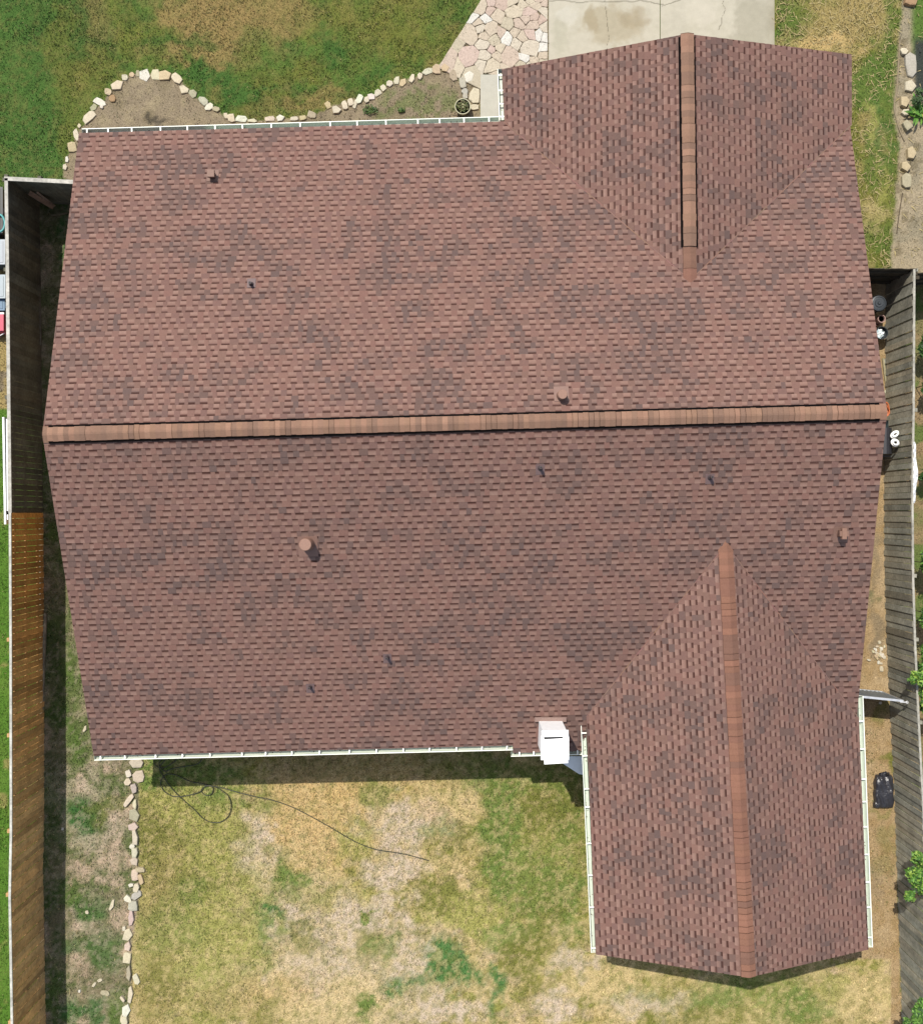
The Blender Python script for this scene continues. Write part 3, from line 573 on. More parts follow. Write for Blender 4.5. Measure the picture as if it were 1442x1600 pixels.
SH_MID = [A(152,117,106),A(148,114,104),A(155,119,107),A(146,113,104),A(150,117,105),A(153,116,105)]
SH_DRK = [A(124,102,95),A(120,101,96),A(127,103,95),A(119,100,95),A(129,105,97)]
SH_LIT = [A(174,139,125),A(179,144,130),A(169,135,122),A(175,139,125)]
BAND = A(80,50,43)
def mixc(a, b, t): return tuple(a[i]*(1-t)+b[i]*t for i in range(3))
def shingles(mb, pl, org, uL, uR, vT, regions, seed):
    """courses of laminated tabs on a roof plane; org = plan point on the eave"""
    rd = random.Random(seed); cth = math.cos(math.atan(pl.pitch)); cw = 0.146*cth
    n, u = pl.n, pl.u; nrm = Vector((-pl.a, -pl.b, 1)).normalized()
    rows = int(vT/cw)+2
    def pt(uu, vv, h):
        x = org.x + u.x*uu + n.x*vv; y = org.y + u.y*uu + n.y*vv
        return (x + nrm.x*h, y + nrm.y*h, pl.z(x,y) + nrm.z*h)
    # shingle-length colour lots
    for j in range(-1, rows):
        v0 = j*cw + rd.uniform(-.002,.002); v1 = v0+cw; x = uL - rd.uniform(0,.5); tooth = True
        wob = rd.uniform(0,6)
        while x < uR:
            if tooth: wd = rd.choice((.09,.11,.13,.15,.19))*rd.uniform(.9,1.1)
            else: wd = rd.choice((.10,.13,.15,.18))*rd.uniform(.9,1.1)
            xe = min(x+wd, uR+.2); xm = (x+xe)/2
            N1 = float(fbm(np.array([xm/.42+seed*9]), np.array([v0/.34+seed*3]), 50, 3)[0]); N2 = float(fbm(np.array([xm/1.5+3]), np.array([v0/.8+seed]), 57, 3)[0])
            f = (N1-.5)*1.7 + (N2-.5)*.8 + rd.uniform(-.18,.18)
            dk = min(1, max(0, (f+.04)/.36))
            mid = mixc(rd.choice(SH_MID), rd.choice(SH_DRK), dk*.85); k = rd.uniform(.965,1.035); mid = tuple(q*k for q in mid)
            sag = .003*math.sin(xm*2+wob)
            quads = []
            if tooth:
                quads.append(((x,v0,.015),(xe,v0,.015),(xe,v1,.004),(x,v1,.004), mid, mid, mid, mid))
                quads.append(((x,v0,.0),(xe,v0,.0),(xe,v0,.015),(x,v0,.015), *(tuple(q*.6 for q in mid),)*4))
                quads.append(((x,v0,.0),(x,v0,.015),(x,v1,.004),(x,v1,0), *(mid,)*4)); quads.append(((xe,v0,.0),(xe,v1,0),(xe,v1,.004),(xe,v0,.015), *(mid,)*4))
            else:
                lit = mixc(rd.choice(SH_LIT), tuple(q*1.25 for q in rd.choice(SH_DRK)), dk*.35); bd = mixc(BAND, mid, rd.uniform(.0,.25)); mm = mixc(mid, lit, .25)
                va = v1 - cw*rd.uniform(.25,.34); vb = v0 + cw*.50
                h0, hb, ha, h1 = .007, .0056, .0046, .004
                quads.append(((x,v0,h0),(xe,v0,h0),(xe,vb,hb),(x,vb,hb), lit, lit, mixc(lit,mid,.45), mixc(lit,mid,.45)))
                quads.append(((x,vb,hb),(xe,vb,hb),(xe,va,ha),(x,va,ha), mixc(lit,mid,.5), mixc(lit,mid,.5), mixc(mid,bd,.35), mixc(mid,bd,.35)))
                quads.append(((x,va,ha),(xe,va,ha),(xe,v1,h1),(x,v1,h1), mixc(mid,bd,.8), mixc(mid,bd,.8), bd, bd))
                quads.append(((x,v0,.0),(xe,v0,.0),(xe,v0,h0),(x,v0,h0), *(tuple(q*.6 for q in mid),)*4))
            for q in quads:
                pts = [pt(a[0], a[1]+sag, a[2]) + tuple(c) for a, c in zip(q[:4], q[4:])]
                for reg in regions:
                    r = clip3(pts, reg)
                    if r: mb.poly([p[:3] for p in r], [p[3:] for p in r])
            x = xe; tooth = not tooth
HOUSE = thing('house', (0,0,0), 'single storey house under a brown red asphalt shingle roof with three ridges', 'house')
roof = MB()
def span(pl, pts):
    o = Vector((pts[0].x, pts[0].y)); us = [(Vector((p.x,p.y))-o).dot(pl.u) for p in pts]; vs_ = [(Vector((p.x,p.y))-o).dot(pl.n) for p in pts]
    return o, min(us)-.2, max(us)+.2, max(vs_)+.05, min(vs_)
def do(pl, pts, regs, seed):
    o, a, b, v, vmin = span(pl, pts)
    o = o + pl.n*(vmin + .0)
    shingles(roof, pl, o, a, b, v-vmin, regs, seed)
do(PN, [NWc, rW, rE, NEc], RN, 1); do(PS, [SWc, s2b, rW, rE, SEc], RS, 2)
do(PTW, [tW0, tR0, tR1, tW1], RTW, 3); do(PTE, [tE0, tR0, tR1, tE1], RTE, 4)
do(PBW, [bW0, bW1, bR0, bR1], RBW, 5); do(PBE, [bE0, bE1, bR0, bR1], RBE, 6)
# deck slabs under the shingles
EDGE = A(150,118,100)
for pl, regs in ((PN,RN),(PS,RS),(PTW,RTW),(PTE,RTE),(PBW,RBW),(PBE,RBE)):
    for reg in regs:
        poly = clip3([(-20,-20,0,0,0,0),(20,-20,0,0,0,0),(20,20,0,0,0,0),(-20,20,0,0,0,0)], reg)
        if not poly: continue
        top = [(p[0],p[1],pl.z(p[0],p[1])-.001) for p in poly]; bot = [(p[0],p[1],pl.z(p[0],p[1])-.13) for p in poly]
        roof.poly(top, A(120,90,80)); roof.poly(bot[::-1], A(225,222,210))
        for k in range(len(top)):
            k2 = (k+1)%len(top); roof.poly([top[k], bot[k], bot[k2], top[k2]], EDGE)
# closed-cut valley lines
def valley(Pw, Pm, p, q):
    p = Vector((p.x,p.y)); q = Vector((q.x,q.y)); d = (q-p).normalized(); s = Vector((d.y,-d.x))*.011; N = 24
    for k in range(N):
        a = p + (q-p)*(k/N); b = p+(q-p)*((k+1)/N); c = tuple(v*random.uniform(.9,1.08) for v in A(162,126,113))
        zf = lambda w_: max(Pw.z(w_.x,w_.y), Pm.z(w_.x,w_.y)) + .014
        roof.poly([(v.x,v.y,zf(v)) for v in (a-s,a+s,b+s,b-s)], c)
def meet(Pw, Pm, p, q):       # point on plan line p-q where Pw.z == Pm.z
    f = lambda w_: Pw.z(w_.x,w_.y)-Pm.z(w_.x,w_.y); a, b = f(p), f(q); t = a/(a-b); return p+(q-p)*t
vtop = meet(PTW,PN,tR0,tR1); vT1 = meet(PTW,PN,tW0,tW0+(tW1-tW0)*3); vT2 = meet(PTE,PN,tE0,tE0+(tE1-tE0)*3)
vbot = meet(PBW,PS,bR1,bR0+(bR0-bR1)*.2); vB1 = meet(PBW,PS,bW1,bW0+(bW0-bW1)*.5); vB2 = meet(PBE,PS,bE1,bE0+(bE0-bE1)*.5)
valley(PTW,PN,vT1,vtop); valley(PTE,PN,vT2,vtop); valley(PBW,PS,vB1,vbot); valley(PBE,PS,vB2,vbot)
ROOF = wbuild(roof, 'roof', M_shingle, HOUSE)

# ridge caps and ridge vents
CAPC = [A(178,138,116),A(170,134,113),A(160,127,108),A(184,144,121),A(164,130,110),A(174,137,114),A(157,125,107),A(168,132,112)]
def ridge_caps(p, q, pa, pb, wd, step, lift, name, seed, colr=CAPC, bow=0.0):
    rd = random.Random(seed); mb = MB(); p = Vector(p); q = Vector(q); L = (q-p).length; d = (q-p).normalized(); n = int(L/step); s = Vector((d.y,-d.x,0)).normalized()
    xprev = None
    for k in range(n):
        a = p + d*(L*k/n); b = p + d*(L*(k+1)/n); c = rd.choice(colr); k_ = rd.uniform(.95,1.05); c = tuple(v*k_ for v in c)
        jw = rd.uniform(-.006,.006); bz = bow*math.sin(k*.19)+.002*rd.random()
        prof = []
        for t in (-1,-.55,-.12,.12,.55,1):
            dist = abs(t)*(wd/2); slope = pa if t < 0 else pb
            prof.append((t*(wd/2+jw), -max(0,dist-.02)*slope))
        for m in range(len(prof)-1):
            (x0,z0),(x1,z1) = prof[m], prof[m+1]
            A0 = a+s*x0+Vector((0,0,lift+z0+.008+bz)); A1 = a+s*x1+Vector((0,0,lift+z1+.008+bz)); B0 = b+s*x0+Vector((0,0,lift+z0+bz)); B1 = b+s*x1+Vector((0,0,lift+z1+bz))
            mb.poly([A0,B0,B1,A1], c)
        if rd.random() < .28:      # exposed lap edge of this cap
            for m in range(len(prof)-1):
                (x0,z0),(x1,z1) = prof[m], prof[m+1]; e2 = a + d*.010; up = Vector((0,0,lift+.0105+bz))
                mb.poly([a+s*x0+up+Vector((0,0,z0)), e2+s*x0+up+Vector((0,0,z0)), e2+s*x1+up+Vector((0,0,z1)), a+s*x1+up+Vector((0,0,z1))], tuple(v*.42 for v in c))
        for (x0,z0) in (prof[0],prof[-1]):
            A0 = a+s*x0+Vector((0,0,lift+z0+.008+bz)); B0 = b+s*x0+Vector((0,0,lift+z0+bz)); dn = Vector((0,0,-.03))
            mb.poly([A0,B0,B0+dn,A0+dn], tuple(v*.7 for v in c))
        A0 = a+s*prof[0][0]+Vector((0,0,lift+prof[0][1]+bz)); 
    for e, fl in ((p,0),(q,1)):
        pr = [(-wd/2,-wd/2*pa),(0,0),(wd/2,-wd/2*pb)]; pts = [e+s*x+Vector((0,0,lift+z)) for x,z in pr]; pts += [v-Vector((0,0,.03)) for v in pts[::-1]]
        mb.poly(pts, CAPC[2])
    return wbuild(mb, name, M_shingle, HOUSE, ROOF)
def ridge_vent(p, q, pa, pb, wd, lift, th):
    mb = MB(); p = Vector(p); q = Vector(q); d = (q-p).normalized(); s = Vector((d.y,-d.x,0)).normalized()
    c = (.006,.005,.005)
    for sg, sl in ((-1,pa),(1,pb)):
        o0 = Vector((0,0,lift)); o1 = s*(sg*wd/2)+Vector((0,0,lift-wd/2*sl)); dn = Vector((0,0,-th))
        mb.poly([p+o0,q+o0,q+o1,p+o1][::sg], c); mb.poly([p+o1,q+o1,q+o1+dn,p+o1+dn][::sg], c)
    for e in (p,q): mb.poly([e+Vector((0,0,lift)), e+s*(wd/2)+Vector((0,0,lift-wd/2*pb)), e+s*(wd/2)+Vector((0,0,lift-wd/2*pb-th)), e+Vector((0,0,lift-th)), e-s*(wd/2)+Vector((0,0,lift-wd/2*pa-th)), e-s*(wd/2)+Vector((0,0,lift-wd/2*pa))], c)
    o = wbuild(mb, 'ridge_vent', M_black, HOUSE, ROOF)
pM = PN.pitch
dR = (rE-rW).normalized()
ridge_caps(rW, rW+dR*.22, pM, pM, .36, .11, .022, 'ridge_cap', 1); ridge_caps(rE-dR*.20, rE, pM, pM, .36, .10, .022, 'ridge_cap', 2)
ridge_vent(rW+dR*.13, rE-dR*.16, pM, pM, .41, .050, .03)
ridge_caps(rW+dR*.12, rE-dR*.15, pM, pM, .315, .119, .062, 'ridge_cap', 3, bow=.004)
dT = (tR1-tR0).normalized(); LT = (tR1-tR0).length; pT = PTW.pitch; pT2 = PTE.pitch
ve = tR0+dT*(LT*(385-53)/(440-53.))
ridge_vent(tR0+dT*.06, ve, pT2, pT, .385, .044, .03); ridge_caps(tR0+dT*.0, ve, pT2, pT, .30, .145, .062, 'ridge_cap', 4)
ridge_caps(ve+dT*.005, tR1+dT*.02, pT2, pT, .31, .14, .024, 'ridge_cap', 5, [A(170,124,106),A(162,118,101),A(156,118,100)])
ridge_caps(bR0, bR1, PBE.pitch, PBW.pitch, .34, .145, .026, 'ridge_cap', 6, [A(168,122,101),A(160,116,98),A(174,126,105),A(152,114,98),A(164,120,100)])

# walls, inset below the eaves
def plan(*pts): return [Vector((p[0],p[1])) for p in pts]
def wall_prism(mb, poly, ztop):
    c = A(170,130,110)
    for k in range(len(poly)):
        a, b = poly[k], poly[(k+1)%len(poly)]; za, zb_ = ztop(a), ztop(b); m = (a+b)/2; zm = ztop(m)
        mb.poly([(a.x,a.y,-.05),(b.x,b.y,-.05),(b.x,b.y,zb_),(m.x,m.y,zm),(a.x,a.y,za)], c)
wl = MB(); off = .45
def inset(p, ctr, dx, dy): return Vector((p.x + (dx if ctr.x > p.x else -dx), p.y + (dy if ctr.y > p.y else -dy)))
c0 = Vector((0,1.5)); S_ = P(1342,1180,ZE)
mN = [inset(NWc,c0,.3,off), inset(SWc,c0,.3,off), inset(P(1330,1135,2.5),c0,.3,off), inset(P(1325,190,2.5),c0,.3,off)]
def zmain(p): return min(PN.z(p.x,p.y), PS.z(p.x,p.y)) - .16
# main block: long walls, then gable ends in two pieces so they reach the ridge
ridgeW = Vector((rW.x+.3, rW.y)); ridgeE = Vector((rE.x-.3, rE.y))
wall_prism(wl, [mN[0], ridgeW, mN[1], mN[2], ridgeE, mN[3]], zmain)
tN = [inset(tW0,Vector((5,10)),off,.3), inset(tE0,Vector((5,10)),off,.3)]
wall_prism(wl, [Vector((tN[0].x,8.2)), tN[0], Vector((tR0.x,(tN[0].y+tN[1].y)/2)), tN[1], Vector((tN[1].x,8.2))], lambda p: min(PTW.z(p.x,p.y),PTE.z(p.x,p.y))-.16)
bN = [inset(bW1,Vector((6.6,-8)),off,.3), inset(bE1,Vector((6.6,-8)),off,.3)]
wall_prism(wl, [Vector((bW0.x+off,-4.8)), bN[0], Vector((bR1.x,(bN[0].y+bN[1].y)/2)), bN[1], Vector((bE0.x-off,-4.8))], lambda p: min(PBW.z(p.x,p.y),PBE.z(p.x,p.y))-.16)
wbuild(wl, 'wall', M_brick, HOUSE)

# gutters with strap hangers
GW = A(244,246,232,.86*KA/.5*1.0); GI = A(226,236,218,.62)
def gutter(p, q, side, hangers, wd=.125, lab=None, gi=None):
    """p,q along the shingle edge; side = outward unit; trough hangs below the edge"""
    gi = gi or GI
    mb = MB(); p = Vector(p); q = Vector(q); d = (q-p).normalized(); o = Vector(side); o.z = 0; o = (o - d*o.dot(d)).normalized(); Z = Vector((0,0,1))
    prof = [(0,.0),(0,-.11),(.072,-.115),(.095,-.085),(wd-.01,-.03),(wd,0.0),(wd-.016,.0),(wd-.02,-.012)]
    prof = [(a-.004, b-.022) for a,b in prof]
    for k in range(len(prof)-1):
        a, b = prof[k], prof[k+1]
        pts = [p+o*a[0]+Z*a[1], q+o*a[0]+Z*a[1], q+o*b[0]+Z*b[1], p+o*b[0]+Z*b[1]]
        mb.poly(pts, GW if k >= 4 else gi)
    for e in (p,q):
        mb.poly([e+o*a+Z*b for a,b in prof[:6]], GW)
    for _ in range(int((q-p).length*5)):      # leaf litter lying in the trough
        e = p+(q-p)*random.random()**1.3+o*random.uniform(.01,.075)+Z*(-.131+.004*random.random()); a_ = random.uniform(0,6.3); l_ = random.uniform(.008,.03)
        u1 = Vector((math.cos(a_),math.sin(a_),0))*l_; u2 = Vector((-math.sin(a_),math.cos(a_),0))*l_*.5; mb.poly([e-u1,e-u2,e+u1,e+u2], A(120,98,66))
    g = wbuild(mb, 'gutter', M_white, HOUSE)
    for t in hangers:
        e = p+(q-p)*t; hb = MB(); hb.beam(e+o*(-.012)+Z*(-.018), e+o*(wd-.006)+Z*(-.018), .034, .004, A(250,250,240,.8), Z)
        wbuild(hb, 'hanger', M_white, HOUSE, g)
    return g
gutter(P(128,208,ZE), P(779,189,ZE), (0,1,0), [(x-128)/651 for x in (136,169,206,251,293,336,379,424,469,516,558,603,653,687,725,764)])
gutter(P(785,107,ZE), P(788,187,ZE), (-1,0,0), [.12,.42,.68,.93], wd=.13)
gutter(P(147,1181,ZE), P(801,1165,ZE), (0,-1,0), [(x-147)/654 for x in (157,195,243,285,328,378,415,456,499,546,588,630,671,713,753,792)])
gutter(P(798,1176,2.46), P(910,1173,2.46), (0,-1,0), [.12,.32,.93], wd=.11)
gutter(P(915,1133,2.68), P(931,1489,2.68), (-1,0,0), [.035,.135,.28,.36,.52,.66,.80,.98])
gutter(P(1341,1088,2.66), P(1356,1481,2.66), (1,0,0), [.10,.21,.33,.42,.52,.63,.74,.84,.96])

# roof penetrations
VC = A(160,122,104)
def on(pl, px, py): v = pl.hit(px, py); return v
def top_to_base(pl, px, py, h):      # where the foot of an upright of height h stands if its top shows at the pixel
    kx = (px-721)/F; ky = (800-py)/F; z = pl.hit(px,py).z
    for _ in range(6):
        zt_ = z+h; x = kx*(H-zt_); y = ky*(H-zt_); z = pl.z(x,y)
    return Vector((x,y,z))
def plate(mb, pl, b, w_, h_, c, lift=.018, dv=0):
    nrm = Vector((-pl.a,-pl.b,1)).normalized(); u = Vector((pl.u.x,pl.u.y,0)); v = Vector((pl.n.x,pl.n.y,pl.pitch)).normalized()
    b = b + v*dv
    t = [b+u*(sx*w_/2)+v*(sy*h_/2)+nrm*lift for sx,sy in ((-1,-1),(1,-1),(1,1),(-1,1))]
    bt = [p-nrm*.01 for p in t]
    if (t[1]-t[0]).cross(t[2]-t[0]).z < 0: t = t[::-1]; bt = bt[::-1]
    mb.poly(t, c)
    for k in range(4): mb.poly([t[k],bt[k],bt[(k+1)%4],t[(k+1)%4]], c)
def round_vent(pl, px, py, h, r, lab):
    b = top_to_base(pl, px, py, h); m = MB(); m.lathe([(r*1.05,-.15),(r*.98,.06),(r*.98,h*.45),(r*.8,h*.62),(r*.8,h*.78)], VC, 28, b)
    o = wbuild(m, 'roof_vent', M_vent, HOUSE, smooth=False); o['label'] = lab
    m = MB(); m.lathe([(r*.86,h*.84),(r*.9,h*.86),(r*.9,h*.97),(r*.84,h)], A(180,138,118), 28, b); wbuild(m, 'cap', M_vent, HOUSE, o)
    m = MB(); plate(m, pl, b, r*2.9, r*3.2, A(158,122,108), .019, -r*.35); wbuild(m, 'flashing', M_vent, HOUSE, o)
round_vent(PS, 477, 851, .42, .155, 'large round brown capped roof vent on the south slope')
round_vent(PN, 879, 616, .30, .115, 'round brown roof vent just north of the long ridge')
def hood_vent(pl, px, py, w_, lab, cross=False):
    h = .26; b = top_to_base(pl, px, py, h); m = MB()
    m.box((b.x-w_*.38,b.y-w_*.38,b.z-.1),(b.x+w_*.38,b.y+w_*.38,b.z+h*.55), A(120,86,74))
    o = wbuild(m, 'exhaust_vent', M_vent, HOUSE); o['label'] = lab
    m = MB(); m.box((b.x-w_*.5,b.y-w_*.5 if not cross else b.y-w_*.30,b.z+h*.6),(b.x+w_*.5,b.y+(w_*.5 if not cross else w_*.30),b.z+h*.93), VC)
    if cross: m.box((b.x-w_*.26,b.y-w_*.62,b.z+h*.55),(b.x+w_*.26,b.y+w_*.62,b.z+h), A(168,128,108))
    wbuild(m, 'hood', M_vent, HOUSE, o)
    m = MB(); plate(m, pl, b, w_*1.7, w_*1.9, A(152,118,104), .019, -w_*.1); wbuild(m, 'flashing', M_vent, HOUSE, o)
hood_vent(PN, 329, 270, .17, 'small square brown exhaust vent near the north west corner')
hood_vent(PS, 1319, 834, .20, 'brown cross shaped exhaust vent by the east rake', True)
def pipe(pl, px, py, h, lab, r=.034):
    b = top_to_base(pl, px, py, h); m = MB(); DK = A(96,78,78)
    m.lathe([(r,-.1),(r,h),(r*.62,h+.001)], DK, 16, b); m.lathe([(r*.6,h+.0015),(r*.59,h+.002)], (.01,.01,.01), 16, b)
    o = wbuild(m, 'vent_pipe', M_vent, HOUSE); o['label'] = lab
    m = MB(); m.lathe([(r*1.9,-.02),(r*1.5,.05),(r*1.15,.07)], A(92,80,82), 18, b); wbuild(m, 'boot', M_vent, HOUSE, o)
    m = MB(); plate(m, pl, b, .20, .24, A(132,108,106), .018, -.03); wbuild(m, 'flashing', M_vent, HOUSE, o)
pipe(PN, 390.5, 441.5, .20, 'thin dark vent pipe in the middle of the west half of the north slope')
pipe(PS, 845, 730.5, .26, 'dark vent pipe just south of the long ridge')
pipe(PS, 1112.5, 745.5, .24, 'dark vent pipe east of centre below the long ridge')
pipe(PS, 604, 1029, .26, 'dark vent pipe with grey boot low on the south slope')
pipe(PS, 483, 1075.5, .22, 'dark vent pipe nearest the south gutter', r=.03)

# white sheet metal chimney chase at the south eave
WH = (.84,.84,.83)
cx0, cx1 = P(848,1145,4.0).x, P(886,1145,4.0).x; cyN = P(868,1143,4.0).y; cyS = P(868,1190,4.0).y
m = MB(); m.box((cx0,cyS+.05,-.02),(cx1,cyN,3.96), WH); CH = wbuild(m, 'chimney', M_white, HOUSE); CH['label'] = 'white sheet metal chimney at the south eave'
m = MB()
Mt = Matrix.Translation(((cx0+cx1)/2, cyN-.10, 4.0)) @ Matrix.Rotation(R(1.5),4,'Z') @ Matrix.Rotation(R(4),4,'X')
m.box((-(cx1-cx0)/2-.03,-.02,-.02),((cx1-cx0)/2+.03,.13,.01), WH, Mt)
Mt = Matrix.Translation(((cx0+cx1)/2+.005, (cyN+cyS)/2-.075, 4.035)) @ Matrix.Rotation(R(3.5),4,'Z') @ Matrix.Rotation(R(-2),4,'X')
m.box((-(cx1-cx0)/2+.005,-.31,-.03),((cx1-cx0)/2-.01,.26,.01), WH, Mt)
m.box((cx0-.045,cyS+.03,3.9),(cx1+.045,cyN-.12,3.975), WH); m.box((cx0+.03,cyN-.20,3.974),(cx1-.10,cyN-.09,3.981), (.01,.01,.01))  # thin black box puts the shade inside the cap slit into colour
wbuild(m, 'chimney_cap', M_white, HOUSE, CH)
m = MB(); fz = PS.z((cx0+cx1)/2, cyN)
m.box((cx0-.10,cyN-.02,fz-.05),(cx1+.10,cyN+.09,fz+.10), A(170,140,128)); wbuild(m, 'flashing', M_vent, HOUSE, CH)
# little corner canopy below the gutter
m = MB(); a = P(876,1180,2.1); b = P(920,1180,2.1); c = P(920,1214,2.1); d = P(905,1211,2.1); e = P(878,1192,2.1)
top = [a,e,d,c,b]; zt2 = [2.22,2.12,2.0,2.0,2.2]; top = [Vector((p.x,p.y,z)) for p,z in zip(top,zt2)]
m.poly(top, (.62,.66,.7)); m.poly([p-Vector((0,0,.03)) for p in top[::-1]], (.6,.62,.66))
for k in range(5): m.poly([top[k],top[k]-Vector((0,0,.03)),top[(k+1)%5]-Vector((0,0,.03)),top[(k+1)%5]], (.6,.62,.66))
o = wbuild(m, 'canopy', M_white, HOUSE); o['label'] = 'small pale grey corner canopy behind the chimney'

# ---------------------------------------------------------------- fences
def fence(name, pts, h, label, tone, rail_side, cap=True, capc=(222,218,206), capw=.09, bw=.14, jitter=.1, gap=.006, rails=True, top_jit=.01, depth=.0):
    """pts: base plan points; boards stand along them; rails and posts on rail_side (+1 left of direction)"""
    root = thing(name, (pts[0].x, pts[0].y, 0), label, 'fence'); rd = random.Random(len(label)*7+len(pts))
    bm = MB(); rm = MB(); cap_m = MB(); cen = []
    for i in range(len(pts)-1):
        p, q = pts[i], pts[i+1]; d = (q-p); L = d.length; d.normalize(); s = Vector((-d.y,d.x,0))*rail_side; n = max(1,int(L/bw)); w_ = L/n
        for k in range(n):
            a = p + d*(k*w_+gap/2); b = p + d*((k+1)*w_-gap/2); jk = rd.uniform(1-jitter*1.5,1+jitter*1.5)*(1 if rd.random() > .08 else .72); jh = rd.uniform(-.05,.05); og = max(.15, 1-(i+k/n)*.4) if 'orange' in label else 0; c = (tone[0]*jk*(1+jh)*(1+.18*og), tone[1]*jk*(1-.02*og), tone[2]*jk*(1-jh)*(1-.40*og))
            hh = h + rd.uniform(-top_jit,top_jit); t = (k%2)*depth+rd.uniform(0,.005); Z = Vector((0,0,1))
            M_ = Matrix(((d.x,-d.y,0,a.x-s.x*t),(d.y,d.x,0,a.y-s.y*t),(0,0,1,0),(0,0,0,1)))
            bm.box((0,-.009,-.03),(w_-gap,.009,hh), c, M_)
        for zr in (.3, h*.52, h-.28):
            rm.beam(p+s*.032+Vector((0,0,zr)), q+s*.032+Vector((0,0,zr)), .04, .085, tuple(v*.9 for v in tone))
        if cap: cap_m.beam(p+Vector((0,0,h+.02)), q+Vector((0,0,h+.02)), capw, .03, A(*capc))
        m_ = max(1, int(L/2.4))
        for k in range(m_+1): cen.append(p + d*(L*k/m_) + s*.09)
    wbuild(bm, 'board_panel', M_wood, root)
    if rails: wbuild(rm, 'rail', M_wood, root)
    if cap: wbuild(cap_m, 'top_rail', M_wood, root)
    done = []
    for c in cen:
        if any((c-e).length < .6 for e in done): continue
        done.append(c); pm = MB(); pm.box((c.x-.045,c.y-.045,-.05),(c.x+.045,c.y+.045,h-.06), tuple(v*.85 for v in tone)); wbuild(pm, 'post', M_wood, root)
    return root
hL = 2.0
def basepx(px, py, h): p = P(px, py, h); return Vector((p.x, p.y, 0))
oldL = [basepx(11,279,hL), basepx(13,420,hL), basepx(15,620,hL), basepx(17,801,hL)]
newL = [basepx(17.5,801,hL-.02), basepx(18,1000,hL), basepx(18.5,1300,hL), basepx(16.5,1400,hL), basepx(20,1600,hL), basepx(22,1700,hL)]
TONE_OLD = A(122,120,104,.66); TONE_NEW = A(204,164,112,.80)
fence('wooden_fence', oldL, hL, 'old dark weathered board fence with pale top rail along the left side', TONE_OLD, -1, capw=.085, top_jit=.02)
fence('wooden_fence', newL, hL, 'newer orange brown cedar fence continuing the left side southwards', TONE_NEW, -1, capw=.06, capc=(228,226,214), jitter=.13, bw=.145, depth=.012, gap=.012)
fence('wooden_fence', [basepx(8,279.5,hL), basepx(60,282,hL), basepx(175,288,hL)], hL, 'short dark fence with pale top rail joining left fence to house', TONE_OLD, 1, capw=.10)
hR = 1.7
rt = [(1427,421),(1426,640),(1424,760),(1425,900),(1428,1000),(1434,1130),(1441,1260),(1446,1400),(1453,1600),(1456,1700)]
TONE_R = A(156,153,138,.84)
fence('wooden_fence', [basepx(x,y,hR) for x,y in rt], hR, 'long grey weathered board fence along the right side yard', TONE_R, 1, capw=.055, capc=(206,202,188), bw=.15, gap=.012, rails=False, top_jit=.015, jitter=.10, depth=.022)
fence('wooden_fence', [basepx(1432,420.5,hR), basepx(1400,420,hR), basepx(1310,419,hR)], hR, 'short dark board fence between the house and the right fence', A(96,88,74), 1, cap=False, bw=.14)
fence('wooden_fence', [basepx(1434,427,hR), basepx(1500,420,hR)], hR, 'dark neighbour board fence running right from the fence corner', A(96,88,74), -1, cap=False)

# galvanised gate between house and right fence
gh = 1.38; g0 = basepx(1335,1087.5,gh); g1 = basepx(1410,1095,gh)
gt = thing('metal_gate', (g0.x,g0.y,0), 'grey sheet metal gate standing between house and right fence', 'gate')
m = MB(); dd = (g1-g0); n = 44; Lg = dd.length; dd.normalize(); nn = Vector((-dd.y,dd.x,0))
for k in range(n):
    a = g0+dd*(Lg*k/n)+nn*(.012*math.sin(k*1.6)); b = g0+dd*(Lg*(k+1)/n)+nn*(.012*math.sin((k+1)*1.6))
    m.poly([a+Vector((0,0,.05)),b+Vector((0,0,.05)),b+Vector((0,0,gh)),a+Vector((0,0,gh))], A(150,166,182,.6))
wbuild(m, 'sheet_panel', M_metal, gt)
m = MB(); m.beam(g0+Vector((0,0,gh)), g1+Vector((0,0,gh)), .055, .05, (.62,.64,.66)); m.beam(g0+Vector((0,0,.06)), g1+Vector((0,0,.06)), .04, .04, (.5,.5,.5)); m.beam(g1+Vector((0,0,.03)), g1+Vector((0,0,gh)), .04, .04, (.5,.5,.5), Vector((1,0,0))); wbuild(m, 'gate_frame', M_metal, gt)
m = MB(); lt = g1+dd*.04; m.beam(lt+Vector((-.12,-.02,gh+.01)), lt+Vector((.06,-.03,gh+.02)), .03, .03, (.7,.7,.7)); m.tube([lt+Vector((.06+.03*math.cos(t),-.03+.03*math.sin(t),gh+.02)) for t in [k*.6 for k in range(11)]], .009, (.75,.75,.75)); wbuild(m, 'latch', M_metal, gt)

# boards lying and leaning along the left fence
def board(name, p, q, w_, t_, c, label, cat='board'):
    m = MB(); m.beam(p, q, w_, t_, c); tag(m.build(name, M_wood, None, loc=p), label, cat)
board('timber_board', G(73,958,.05), G(67,1115,.05), .07, .07, A(176,166,142), 'long grey timber lying at the foot of the orange cedar fence')
board('timber_board', G(64.8,860,.06), G(65.6,945,.06), .03, .05, A(206,200,182), 'thin pale batten lying against the foot of the orange cedar fence')
board('timber_board', G(62,420,.06), G(66,540,.06), .04, .06, A(150,144,126), 'slim grey timber at the foot of the old dark left fence')
board('timber_board', P(46,301,1.25), P(84,324,.5), .12, .03, A(176,150,128), 'brown plank leaning across the dark left fence corner')
board('timber_board', P(58,300,1.1), P(86,322,.45), .05, .03, A(186,166,146), 'narrow plank leaning beside the brown plank in the fence corner')
board('timber_board', G(82,338,.05), G(108,335,.12), .05, .03, A(150,140,110), 'short weathered stick on the shaded ground near the fence corner')

